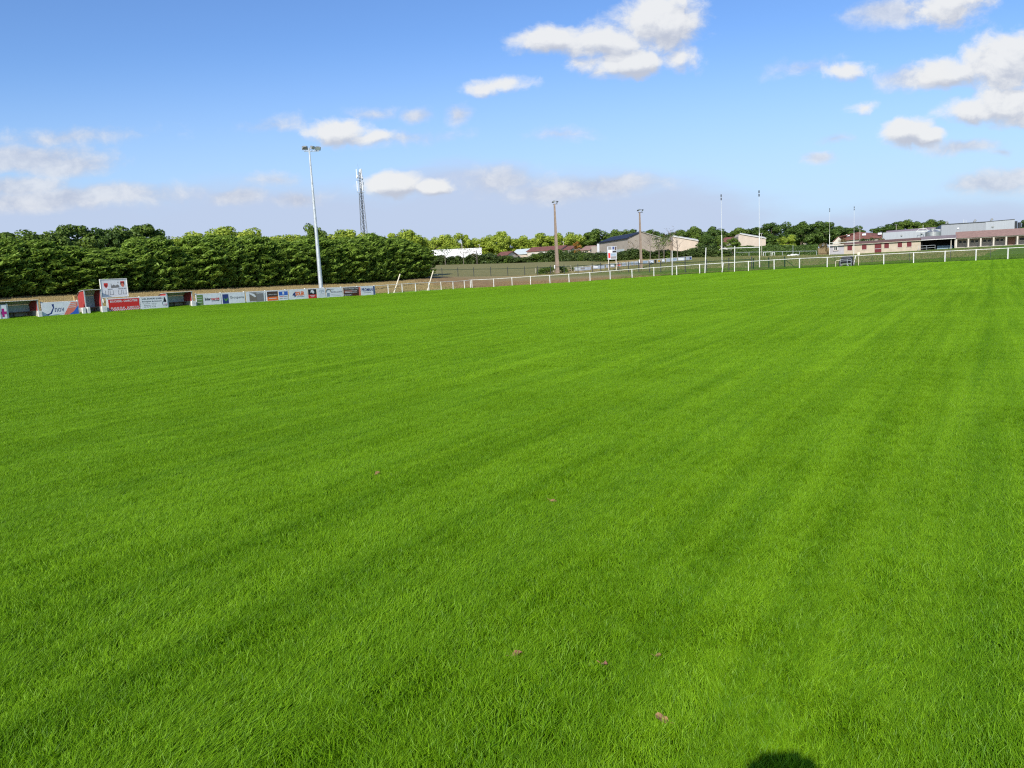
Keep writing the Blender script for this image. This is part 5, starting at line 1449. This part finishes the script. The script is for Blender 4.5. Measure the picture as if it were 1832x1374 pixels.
def broadleaf(seed, m, nl=5200, leaf=.42, nc=26, asp=.8, wid=1.0, low=.22, tall=False):
    """unit tree: 10 m tall, about 8 m wide; returns crown and trunk meshes"""
    r = np.random.RandomState(seed)
    C = []; RR = []
    while len(C) < nc:
        p = r.uniform(-1, 1, 3)
        l = np.linalg.norm(p)
        if l > 1 or l < .35: continue
        z = 10 * (low + (1 - low) * .5) + p[2] * 10 * (1 - low) * .42
        taper = 1 - .25 * max(0, p[2])
        C.append((p[0] * 3.4 * wid * taper, p[1] * 3.4 * wid * taper, z)); RR.append(r.uniform(.75, 1.45))
    C = np.array(C); RR = np.array(RR)
    j = r.randint(0, nc, nl)
    d = r.randn(nl, 3); d /= np.linalg.norm(d, axis=1, keepdims=True)
    rad = RR[j] * (r.rand(nl) ** .22)
    c = C[j] + d * rad[:, None] * np.array([1.0, 1.0, .78])
    c[:, 2] = np.minimum(c[:, 2], 10.05)
    nrm = d + r.randn(nl, 3) * .55 + np.array([0, 0, .35])
    V, F = quads_from(c, nrm, np.full(nl, leaf), asp, r)
    tint = np.clip(.5 + .22 * r.randn(nl) + .12 * r.randn(nc)[j], 0, 1)
    crown = npmesh('crown', V, F, m, np.repeat(tint, 4))
    tr = trunk_mesh('trunk', r, 10 * .55, .26, [tuple(C[i]) for i in r.choice(nc, 9, replace=False)], BARK)
    return crown, tr
def conifer(seed, m, n=17000, spr=.44):
    """unit evergreen: 10 m tall, about 3.6 m wide, upswept sprays from the ground up"""
    r = np.random.RandomState(seed)
    # sprays grouped on branches
    nb = 420
    bz = -1.2 + 10.3 * r.rand(nb) ** .9; baz = r.rand(nb) * 6.283
    prof = 1.75 * np.clip((9.6 - bz) / 5.2, 0, 1) ** .72 * (.66 + .60 * r.rand(nb)) * np.clip(.95 + bz * .08, .8, 1)
    j = r.randint(0, nb, n)
    t = r.rand(n) ** .45
    outx = np.cos(baz[j]); outy = np.sin(baz[j])
    rad = prof[j] * (.25 + .75 * t)
    side = r.randn(n) * .12
    x = outx * rad - outy * side; y = outy * rad + outx * side
    z = bz[j] + 1.0 * rad + r.randn(n) * .10; z = np.abs(z - .05) + .05
    x = x + .16 * t * rad
    c = np.stack([x, y, z], 1)
    dr = np.stack([outx * .40 + .36, outy * .40, np.full(n, .90)], 1)
    nrm = np.stack([outx, outy, np.full(n, .35)], 1) + r.randn(n, 3) * .6
    V, F = quads_from(c, nrm, np.full(n, spr) * (.6 + .5 * np.clip(prof[j], .3, 1.4)), .24, r, dr)
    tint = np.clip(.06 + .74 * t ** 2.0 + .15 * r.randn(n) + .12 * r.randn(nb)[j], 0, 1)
    crown = npmesh('foliage', V, F, m, np.repeat(tint, 4))
    tr = trunk_mesh('trunk', r, 8.5, .16, [], BARK)
    return crown, tr
def shrub(seed, m, n=2400, leaf=.22, spiky=False):
    """unit shrub: 2 m tall, about 2.6 m wide"""
    r = np.random.RandomState(seed)
    nc = 20
    C = np.stack([r.uniform(-.85, .85, nc), r.uniform(-.7, .7, nc), r.uniform(.05, 1.45, nc)], 1)
    RR = r.uniform(.3, .6, nc); j = r.randint(0, nc, n)
    d = r.randn(n, 3); d /= np.linalg.norm(d, axis=1, keepdims=True)
    c = C[j] + d * (RR[j] * r.rand(n) ** .3)[:, None]; c[:, 2] = np.clip(c[:, 2], .02, 2.1)
    V, F = quads_from(c, d + r.randn(n, 3) * .5 + np.array([0, 0, .4]), np.full(n, leaf), .6, r)
    tint = np.clip(.45 + .25 * r.randn(n), 0, 1)
    crown = npmesh('foliage', V, F, m, np.repeat(tint, 4))
    b = MB()
    for k in range(6): b.bar((0, 0, -.1), tuple(C[k]), .04, n=4, r1=.012)
    me = bpy.data.meshes.new('stem'); me.from_pydata(b.v, [], b.f); me.update(); me.materials.append(BARK)
    return crown, me
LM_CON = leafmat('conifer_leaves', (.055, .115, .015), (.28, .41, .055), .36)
LM_LIME = leafmat('lime_leaves', (.21, .30, .025), (.52, .60, .09), .44)
LM_MID = leafmat('mid_leaves', (.050, .100, .015), (.18, .26, .040), .32)
LM_DARK = leafmat('dark_leaves', (.036, .078, .014), (.125, .20, .035), .32)
LM_SHR = leafmat('shrub_leaves', (.035, .062, .015), (.11, .16, .035), .28)
LM_DRY = leafmat('orange_leaves', (.25, .11, .02), (.45, .25, .05), .3)
LM_BRN = leafmat('brown_leaves', (.10, .075, .03), (.22, .17, .07), .2)
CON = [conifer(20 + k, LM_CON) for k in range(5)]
LIME = [broadleaf(40 + k, LM_LIME, 5200, .40, 26) for k in range(4)]
MID = [broadleaf(50 + k, LM_MID, 5200, .40, 24) for k in range(4)]
DRK = [broadleaf(60 + k, LM_DARK, 5200, .40, 24) for k in range(4)]
SHR = [shrub(70 + k, LM_SHR) for k in range(4)]
SHM = [shrub(80 + k, LM_MID) for k in range(2)]
ORA = [broadleaf(90, LM_DRY, 2200, .38, 12)]
BRN = [shrub(95, LM_BRN)]
def plant(kind, name, x, y, h, w, unit_h, unit_w, label, cat, group, rz=None, crown='crown', trunk='trunk', g=None, sink=0.0):
    me, tr = kind
    g = gz(x, y) if g is None else g
    e = empty(name, (x, y, g - sink), random.uniform(0, 6.28) if rz is None else rz, label, cat, group)
    e.scale = (w / unit_w, w / unit_w, (h + sink) / unit_h)
    mobj(crown, me, e); mobj(trunk, tr, e)
    return e
# --- tall evergreen row parallel to the left rail
def interp(px, tab):
    return float(np.interp(px, [a for a, _ in tab], [c for _, c in tab]))
TOP = [(-60, 428), (0, 424), (40, 422), (70, 420), (95, 432), (140, 440), (190, 440), (215, 424), (250, 417), (285, 420), (312, 436), (330, 426), (350, 417), (420, 415), (480, 420), (520, 427), (545, 420), (590, 424), (640, 418), (675, 414), (700, 419), (725, 424), (745, 434), (758, 447)]
s = 3.2; i = 0; CS = []
while s > -78:
    CS.append(s); s -= 2.35
CS = CS[::-1]
for i, s in enumerate(CS):
    for row in (0, 1):
        if row == 1 and (i % 2): continue
        off = 12.6 + row * 3.0 + random.uniform(-.35, .35)
        ss_ = s + random.uniform(-.3, .3)
        q = FL.w(ss_, off); g = gz(q.x, q.y)
        # photo column of this tree
        v = Vector((q.x, q.y, g + 5 - EYE)); k = v.dot(fwd); px = CXP + FPX * v.dot(rgt) / k
        pt = interp(px, TOP) + random.uniform(-3, 5) + (2 if row else 0)
        h = at(px, pt + 2, q.y).z - g
        w_ = random.uniform(4.3, 5.4) if row == 0 else 5.0
        if i >= len(CS) - 2 and row == 0: w_ = 5.2
        n_ = ordw(i)
        lab = ('dense dark evergreen, %s from the left end of the front row behind the boards' % n_) if row == 0 else ('dark evergreen top behind the front row, %s from its left end' % ordw(i // 2))
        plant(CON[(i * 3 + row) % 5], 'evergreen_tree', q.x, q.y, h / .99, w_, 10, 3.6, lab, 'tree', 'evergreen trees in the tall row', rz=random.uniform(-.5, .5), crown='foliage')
# spiky dead tops above the row
# --- broadleaf crowns behind the evergreens: (px, top row, Y, width m, kind)
BL = [(8, 411, 'M', 95, 7), (48, 412, 'M', 98, 7.5), (92, 411, 'M', 100, 5.5), (118, 401, 'M', 104, 5), (143, 398, 'M', 106, 6.5), (178, 404, 'D', 108, 5), (196, 406, 'D', 108, 4), (222, 402, 'M', 110, 6), (246, 398, 'M', 112, 7), (270, 403, 'M', 114, 5),
      (338, 405, 'L', 120, 6.5), (372, 403, 'L', 123, 8), (405, 406, 'L', 126, 7), (436, 403, 'L', 128, 8), (468, 410, 'L', 131, 7), (497, 415, 'L', 134, 6), (525, 420, 'L', 136, 6), (553, 400, 'M', 138, 5), (566, 404, 'M', 139, 4),
      (590, 413, 'L', 142, 6), (618, 411, 'L', 146, 7), (641, 412, 'L', 148, 6.5), (668, 416, 'L', 150, 6), (715, 405, 'L', 155, 7), (735, 413, 'L', 156, 6.5), (752, 422, 'L', 160, 5)]
KN = dict(L='bright yellow-green', M='mid green', D='dark green')
KK = dict(L=LIME, M=MID, D=DRK)
for i, (px, pt, k, Y, w_) in enumerate(BL):
    p = at(px, pt, Y); g = gz(p.x, p.y)
    plant(KK[k][i % 4], 'broadleaf_tree', p.x, p.y, p.z - g, w_ * 1.05, 10, 7.6, '%s leafy tree behind the evergreens, %s of them from the left' % (KN[k], ordw(i)), 'tree', 'leafy trees behind the evergreens')
# --- plane trees along the far edge
PL = [(775, 421, 'L', 300), (796, 420, 'L', 300), (823, 413, 'L', 292), (850, 421, 'L', 300), (868, 418, 'L', 300), (896, 414, 'L', 285), (912, 424, 'L', 290), (934, 416.5, 'L', 288), (952, 425, 'L', 300), (968, 417, 'L', 286), (985, 420, 'L', 292), (1007, 411.5, 'L', 278),
      (1028, 412, 'L', 282), (1050, 414, 'M', 282), (1070, 408, 'M', 272), (1098, 409, 'M', 275), (1117, 411, 'M', 276), (1135, 407.5, 'D', 266), (1158, 411, 'M', 270), (1172, 409.5, 'D', 266), (1189, 417, 'D', 272), (1203, 414, 'D', 268), (1219, 410, 'M', 262), (1238, 403.5, 'M', 256),
      (1258, 412, 'D', 258), (1277, 402.5, 'D', 250), (1300, 413, 'M', 262), (1318, 406, 'M', 256), (1340, 407, 'D', 254), (1358, 404, 'D', 254), (1377, 398.5, 'D', 250), (1400, 396.5, 'D', 250), (1418, 403, 'D', 256), (1433, 394, 'D', 248), (1447, 403, 'D', 256), (1463, 395, 'D', 248), (1477, 394.5, 'D', 248),
      (1499, 402.5, 'D', 262), (1515, 407, 'D', 266), (1529, 403.5, 'D', 266), (1572, 406, 'D', 290), (1588, 399, 'D', 288), (1607, 396, 'D', 286), (1625, 391.5, 'M', 284), (1643, 395.5, 'M', 286), (1660, 395.5, 'M', 286), (1672, 391, 'M', 284), (1684, 396, 'M', 288)]
for i, (px, pt, k, Y) in enumerate(PL):
    p = at(px, pt, Y); g = gz(p.x, p.y); h = p.z - g
    plant(KK[k][(i * 3 + 1) % 4], 'plane_tree', p.x, p.y, h, random.uniform(8.2, 9.8), 10, 7.6, '%s tree, %s from the left in the far tree line' % (KN[k], ordw(i)), 'tree', 'far line of trees')
# second, lower rank so that no gap shows far ground
for i in range(34):
    px = 770 + i * 28 + random.uniform(-5, 5)
    if px > 1540 and px < 1570: continue
    Y = 305 + random.uniform(-8, 8); pt = interp(px, [(760, 430), (1000, 422), (1250, 418), (1470, 408), (1700, 404)])
    p = at(px, pt + random.uniform(-1, 3), Y); g = gz(p.x, p.y)
    k = 'L' if px < 1010 else ('M' if i % 2 else 'D')
    plant(KK[k][i % 4], 'plane_tree', p.x, p.y, p.z - g, random.uniform(11, 13), 10, 7.6, '%s tree, %s from the left in the rank behind the far tree line' % (KN[k], ordw(i)), 'tree', 'second rank of far trees')
p = at(1830, 392, 225); plant(DRK[1], 'broadleaf_tree', p.x + 1, p.y, p.z - gz(p.x, p.y), 5, 10, 7.6, 'dark tree right of the grey hall, cut by the right picture edge', 'tree', None)
p = at(1034, 431, 228); plant(ORA[0], 'orange_tree', p.x, p.y, p.z - gz(p.x, p.y), 4.2, 10, 7.6, 'small orange leaved tree between the two concrete masts', 'tree', None)
p = at(1409, 417, 214); plant(LIME[2], 'broadleaf_tree', p.x, p.y, p.z - gz(p.x, p.y), 5.6, 10, 7.6, 'light green rounded tree above the clipped hedge', 'tree', None)
p = at(1264, 417, 200); plant(DRK[0], 'broadleaf_tree', p.x, p.y, p.z - gz(p.x, p.y), 5.4, 10, 7.6, 'dark spreading tree between the two sloped pale blocks', 'tree', None)
p = at(1284, 420, 203); plant(MID[3], 'broadleaf_tree', p.x, p.y, p.z - gz(p.x, p.y), 4.6, 10, 7.6, 'green tree left of the near rugby goal upright', 'tree', None)
p = at(1310, 425, 198); plant(MID[1], 'broadleaf_tree', p.x, p.y, p.z - gz(p.x, p.y), 4.2, 10, 7.6, 'small airy tree seen through the near rugby goal', 'tree', None)
for (px, pt, w_, lab) in ((1508, 424, 2.6, 'brownish bush at the roof edge of the club house, left one'), (1551, 423, 4.6, 'big dark brownish bush above the middle of the club house roof'), (1574, 424, 3.2, 'brownish bush above the club house roof beside the grey hall')):
    p = at(px, pt, 224); g = gz(p.x, p.y); plant(BRN[0] if px != 1551 else SHR[0], 'bush', p.x, p.y, p.z - g, w_, 2, 2.6, lab, 'bush', None, crown='foliage', trunk='stem')
p = at(1473, 433, 214); plant(BRN[0], 'bush', p.x, p.y, p.z - gz(p.x, p.y), 3.4, 2, 2.6, 'brown bush above the reed screen', 'bush', None, crown='foliage', trunk='stem')
# --- shrub belt
i = 0; px = 766
BELT = [(760, 452), (800, 456), (840, 453), (880, 452), (905, 457), (940, 459), (960, 452), (985, 447), (1005, 443), (1030, 449), (1060, 450), (1085, 452), (1110, 449), (1135, 444), (1160, 449), (1185, 446), (1215, 447), (1240, 443), (1262, 438), (1290, 444)]
GRD = [(760, 475), (900, 471), (1000, 468), (1090, 466), (1150, 463.5), (1290, 459)]
while px < 1292:
    Y = 240 if px < 1000 else max(190, 240 - (px - 1000) * .6)
    pt = interp(px, BELT) + random.uniform(-2.5, 2.5)
    p = at(px, pt, Y); g = gz(p.x, p.y); h = max(1.9, p.z - g)
    kind = SHR[i % 4] if (i % 5) else SHM[i % 2]
    plant(kind, 'shrub', p.x, p.y + random.uniform(-1, 1), h, random.uniform(4.6, 6.0), 2, 2.6, 'dark bushy shrub, %s from the left in the shrub belt beyond the meadow' % ordw(i), 'shrub', 'shrub belt beyond the meadow', crown='foliage', trunk='stem')
    px += random.uniform(8, 11); i += 1
for (px, pt, Y, w_, lab) in ((975, 477, 152, 3.6, 'low green bramble patch left of the first concrete mast'), (1006, 475, 153, 2.4, 'low dark bramble patch right behind the first concrete mast'), (1072, 473, 165, 3.0, 'green bramble patch left of the notice board'), (1100, 478, 166, 3.0, 'green bramble patch under the notice board'), (1030, 481, 160, 2.6, 'low green bramble patch between mast and notice board')):
    p = at(px, pt, Y); g = gz(p.x, p.y); plant(SHM[0], 'bramble', p.x, p.y, max(.7, p.z - g), w_, 2, 2.6, lab, 'bush', None, crown='foliage', trunk='stem')
# young trees in front of the white building and the hall (sparse)
def sparse_tree(px, pyt, Y, label, leaves, seed, w=3.0):
    r = np.random.RandomState(seed); p = at(px, pyt, Y); g = gz(p.x, p.y); h = p.z - g
    e = empty('young_tree', (p.x, p.y, g), 0, label, 'tree')
    b = MB(); b.bar((0, 0, -.1), (.1, 0, h * .5), .10, n=6, r1=.07); b.bar((.1, 0, h * .5), (0, 0, h), .07, n=5, r1=.02)
    tips = []
    for k in range(16):
        z = h * (.35 + .6 * r.rand()); a = r.rand() * 6.28; L_ = w * .5 * (1.1 - z / h) + .5
        t = Vector((L_ * math.cos(a), L_ * math.sin(a), z + L_ * .7)); b.bar((.05, 0, z), t, .035, n=4, r1=.012); tips.append(t)
        for j in range(2):
            a2 = a + r.randn() * .6; t2 = t + Vector((.6 * math.cos(a2), .6 * math.sin(a2), .5)); b.bar(t * .6 + Vector((.02, 0, z * .4)), t2, .02, n=3, r1=.008); tips.append(t2)
    b.build('trunk', mat('pale_bark', (.20, .17, .14), .95, .2, 4), e)
    if leaves:
        n = leaves; T = np.array([tuple(t) for t in tips]); j = r.randint(0, len(T), n); c = T[j] + r.randn(n, 3) * .28
        V, F = quads_from(c, r.randn(n, 3), np.full(n, .26), .7, r); mobj('foliage', npmesh('foliage', V, F, LM_MID if leaves > 150 else LM_BRN, np.repeat(r.rand(n), 4)), e)
sparse_tree(795, 447, 236, 'young brown-leaved tree in front of the long white building, nearer its left end', 260, 1)
sparse_tree(828, 447, 236, 'thin young tree before the middle of the long white building', 90, 2)
sparse_tree(852, 446, 236, 'thin young tree before the right end of the long white building', 120, 3)
sparse_tree(1162, 419, 185, 'bare young tree in front of the taupe gable, left one', 0, 4, 2.4)
sparse_tree(1178, 428, 186, 'slightly leafy young tree in front of the taupe gable', 200, 5, 2.4)
sparse_tree(1199, 412, 184, 'tall bare tree at the right end of the taupe gable', 30, 6, 3.4)
sparse_tree(1211, 425, 183, 'bare forked young tree before the first sloped block', 0, 7, 3.0)
sparse_tree(1132, 434, 190, 'small bare tree before the corner of the taupe hall', 40, 8, 2.0)
sparse_tree(1187, 432, 186, 'leafy slender tree before the taupe gable', 420, 9, 2.4)
# rust coloured dead patch on an evergreen
# --- clipped dark hedge before the training field
def hedge_box(name, p0, p1, Y0, Y1, pyt, depth, m, label, n=9000):
    a = at(p0[0], p0[1], Y0); c = at(p1[0], p1[1], Y1); g = gz(a.x, a.y); d = Vector((c.x - a.x, c.y - a.y)); w = d.length; h = at(p0[0], pyt, Y0).z - g
    r = np.random.RandomState(8)
    x = r.rand(n) * w; f = r.rand(n)
    face = f < .5
    z = np.where(face, r.rand(n) * h, h + r.randn(n) * .08); y = np.where(face, r.randn(n) * .08, r.rand(n) * depth)
    hh = .12 * np.sin(x * .7) + .08 * np.sin(x * 1.9); z = z * (1 + hh / h)
    nr = np.where(face[:, None], np.array([[0, -1, .2]]), np.array([[0, -.2, 1]])) + r.randn(n, 3) * .5
    V, F = quads_from(np.stack([x, y, z], 1), nr, np.full(n, .30), .7, r)
    gs = gz(c.x, c.y) - g; V[:, 2] += V[:, 0] / w * gs
    e = empty(name, (a.x, a.y, g), math.atan2(d.y, d.x), label, 'hedge')
    mobj('foliage', npmesh('foliage', V, F, m, np.repeat(np.clip(.4 + .25 * r.randn(n), 0, 1), 4)), e)
    b = MB(); b.prism([(.1, .12, -.3), (w - .1, .12, gs - .3), (w - .1, .12, gs + h - .15), (.1, .12, h - .15)], (0, depth - .2, 0)); b.build('branch_core', mat('hedge_core', (.012, .02, .008), .95, .2, 4), e)
    return e
hedge_box('clipped_hedge', (1313, 459), (1463, 454), 207, 203, 442.0, 2.2, LM_DARK, 'long dark clipped hedge behind the training field railing')
hedge_box('meadow_hedge', (1225, 462), (1330, 459), 207, 209, 450, 2.0, LM_SHR, 'lower rough hedge left of the clipped hedge', 5000)

# ------------------------------------------------------------------ fallen leaves on the turf
LB = mat('dead_leaf', (.30, .17, .08), .8, .3, 30); LB2 = mat('dead_leaf_red', (.34, .15, .10), .8, .2, 30)
for i, (px, py, s_, m_, lab) in enumerate(((924, 1170, .030, LB2, 'reddish fallen leaf, leftmost of the row near the bottom centre'), (1080, 1187, .022, LB2, 'small pinkish fallen leaf, middle one of the row near the bottom'), (1177, 1172, .016, LB, 'tiny fallen leaf at the right end of the row near the bottom'),
                                        (1184, 1285, .032, LB, 'brown curled fallen leaf nearest the bottom edge'), (675, 847, .035, LB, 'straw-brown fallen leaf farthest from the camera, left one'), (990, 896, .03, LB, 'faint brown fallen leaf in the middle of the turf'))):
    d = ray(px, py); t = (.050 - EYE) / d.z; p = Vector((0, 0, EYE)) + d * t
    r = random.Random(i)
    pts = [(.55 * math.sin(k * math.pi / 6) * r.uniform(.75, 1.2), -.9 * math.cos(k * math.pi / 6) * r.uniform(.85, 1.1)) for k in range(12)]
    vs = [(x * s_, y * s_, .9 * s_ * x * x * (1 if y > 0 else .3) + r.uniform(-.08, .08) * s_) for x, y in pts]
    b = MB(); b.add([(0, 0, 0)] + vs, [(0, k + 1, (k + 1) % 12 + 1) for k in range(12)])
    lo = [(v[0], v[1], v[2] - .0012) for v in [(0, 0, 0)] + vs]; b.add(lo, [(0, (k + 1) % 12 + 1, k + 1) for k in range(12)])
    b.bar((0, -s_, 0), (.1 * s_, -1.6 * s_, .01), .0015, n=4)
    o = b.build('fallen_leaf', m_); o.location = p; o.rotation_euler = (r.uniform(-.3, .3), r.uniform(-.3, .3), r.uniform(0, 6)); tag(o, lab, 'leaf', 'fallen leaves on the turf')

# ------------------------------------------------------------------ the photographer, just behind the camera (only the shadow is in view)
def skin_obj(name, verts, edges, radii, m, parent=None, lv=2, root=0):
    me = bpy.data.meshes.new(name); me.from_pydata(verts, edges, []); me.update(); me.materials.append(m)
    o = bpy.data.objects.new(name, me); col.objects.link(o); o.parent = parent
    md = o.modifiers.new('skin', 'SKIN')
    sv = me.skin_vertices[0].data if me.skin_vertices else None
    if sv is None:
        bpy.context.view_layer.objects.active = o
        bpy.context.view_layer.update()
        sv = me.skin_vertices[0].data if me.skin_vertices else None
    if sv:
        for i, r in enumerate(radii):
            rr = r if isinstance(r, tuple) else (r, r); sv[i].radius = rr
        sv[root].use_root = True
    md.use_smooth_shade = True
    sb = o.modifiers.new('sub', 'SUBSURF'); sb.levels = lv; sb.render_levels = lv
    return o
SKIN = mat('skin', (.50, .29, .21), .6, .05, 8); SHIRT = mat('navy_shirt', (.03, .04, .08), .9, .15, 12); TROU = mat('grey_trousers', (.07, .07, .075), .9, .15, 12); HAIR = mat('brown_hair', (.04, .025, .015), .8, .2, 30)
px_, py_ = 0.0, -0.335
e = empty('person', (px_, py_, 0), 0, 'photographer in a navy shirt whose shadow falls on the turf at the bottom edge', 'person')
V = [(0, 0, .95), (0, 0, 1.12), (0, .01, 1.32), (0, .0, 1.46), (0, .01, 1.54), (0, .03, 1.64), (0, .03, 1.745),      # pelvis..head 0-6
     (-.18, 0, 1.42), (-.27, .10, 1.22), (-.118, .22, 1.59), (.18, 0, 1.42), (.27, .10, 1.22), (.118, .22, 1.59),        # arms 7-12
     (-.10, 0, .90), (-.12, .03, .50), (-.13, -.01, .09), (-.14, .16, .045), (.10, 0, .90), (.12, .03, .50), (.13, -.01, .09), (.14, .16, .045)]
E = [(0, 1), (1, 2), (2, 3), (3, 4), (4, 5), (5, 6), (3, 7), (7, 8), (8, 9), (3, 10), (10, 11), (11, 12), (0, 13), (13, 14), (14, 15), (15, 16), (0, 17), (17, 18), (18, 19), (19, 20)]
RD = [(.15, .11), (.14, .10), (.17, .11), (.09, .08), .055, (.085, .10), (.06, .075), .062, .045, .032, .062, .045, .032, .085, .06, .042, .045, .085, .06, .042, .045]
body = skin_obj('body', V, E, RD, SHIRT, e)
# face, hair and ears
b = MB(); b.ball((0, .03, 1.655), .098, 20, 14, (.80, .98, 1.22)); b.ball((0, .128, 1.64), .018, 8, 6, (.8, 1, 1.5)); b.ball((-.08, .02, 1.64), .022, 8, 6, (.5, 1, 1.5)); b.ball((.08, .02, 1.64), .022, 8, 6, (.5, 1, 1.5)); b.build('face', SKIN, e, smooth=True)
b = MB(); b.ball((-.032, .118, 1.665), .011, 8, 6); b.ball((.032, .118, 1.665), .011, 8, 6); b.build('eyes', BLACK, e, smooth=True)
b = MB(); b.ball((0, .118, 1.598), .022, 8, 6, (1.2, .5, .35)); b.build('mouth', P_SALMON, e, smooth=True)
b = MB(); b.ball((0, .005, 1.685), .105, 20, 14, (.86, 1.0, 1.05)); b.build('hair', HAIR, e, smooth=True)
for sx in (-1, 1):
    hv = [(sx * .118, .22, 1.59), (sx * .104, .265, 1.635), (sx * .096, .278, 1.665)]
    he = [(0, 1), (1, 2)]; hr = [.030, (.036, .018), (.036, .015)]
    for k in range(4):
        b0 = len(hv); x0 = sx * (.112 - .014 * k)
        hv += [(x0, .286, 1.675 + .004 * k), (x0 - sx * .010, .290, 1.700), (x0 - sx * .030, .286, 1.715 - .002 * k)]
        he += [(2, b0), (b0, b0 + 1), (b0 + 1, b0 + 2)]; hr += [.009, .008, .007]
    b0 = len(hv); hv += [(sx * .095, .275, 1.645), (sx * .080, .276, 1.665), (sx * .070, .276, 1.685)]; he += [(1, b0), (b0, b0 + 1), (b0 + 1, b0 + 2)]; hr += [.012, .010, .009]
    skin_obj('hand', hv, he, hr, SKIN, e, lv=1)
b = MB(); b.box(-.072, .072, .297, .306, 1.648, 1.728); o = b.build('phone', BLACK, None, bevel=.003); o.location = (px_, py_, 0)
tag(o, 'black phone held up in both hands by the photographer', 'phone')
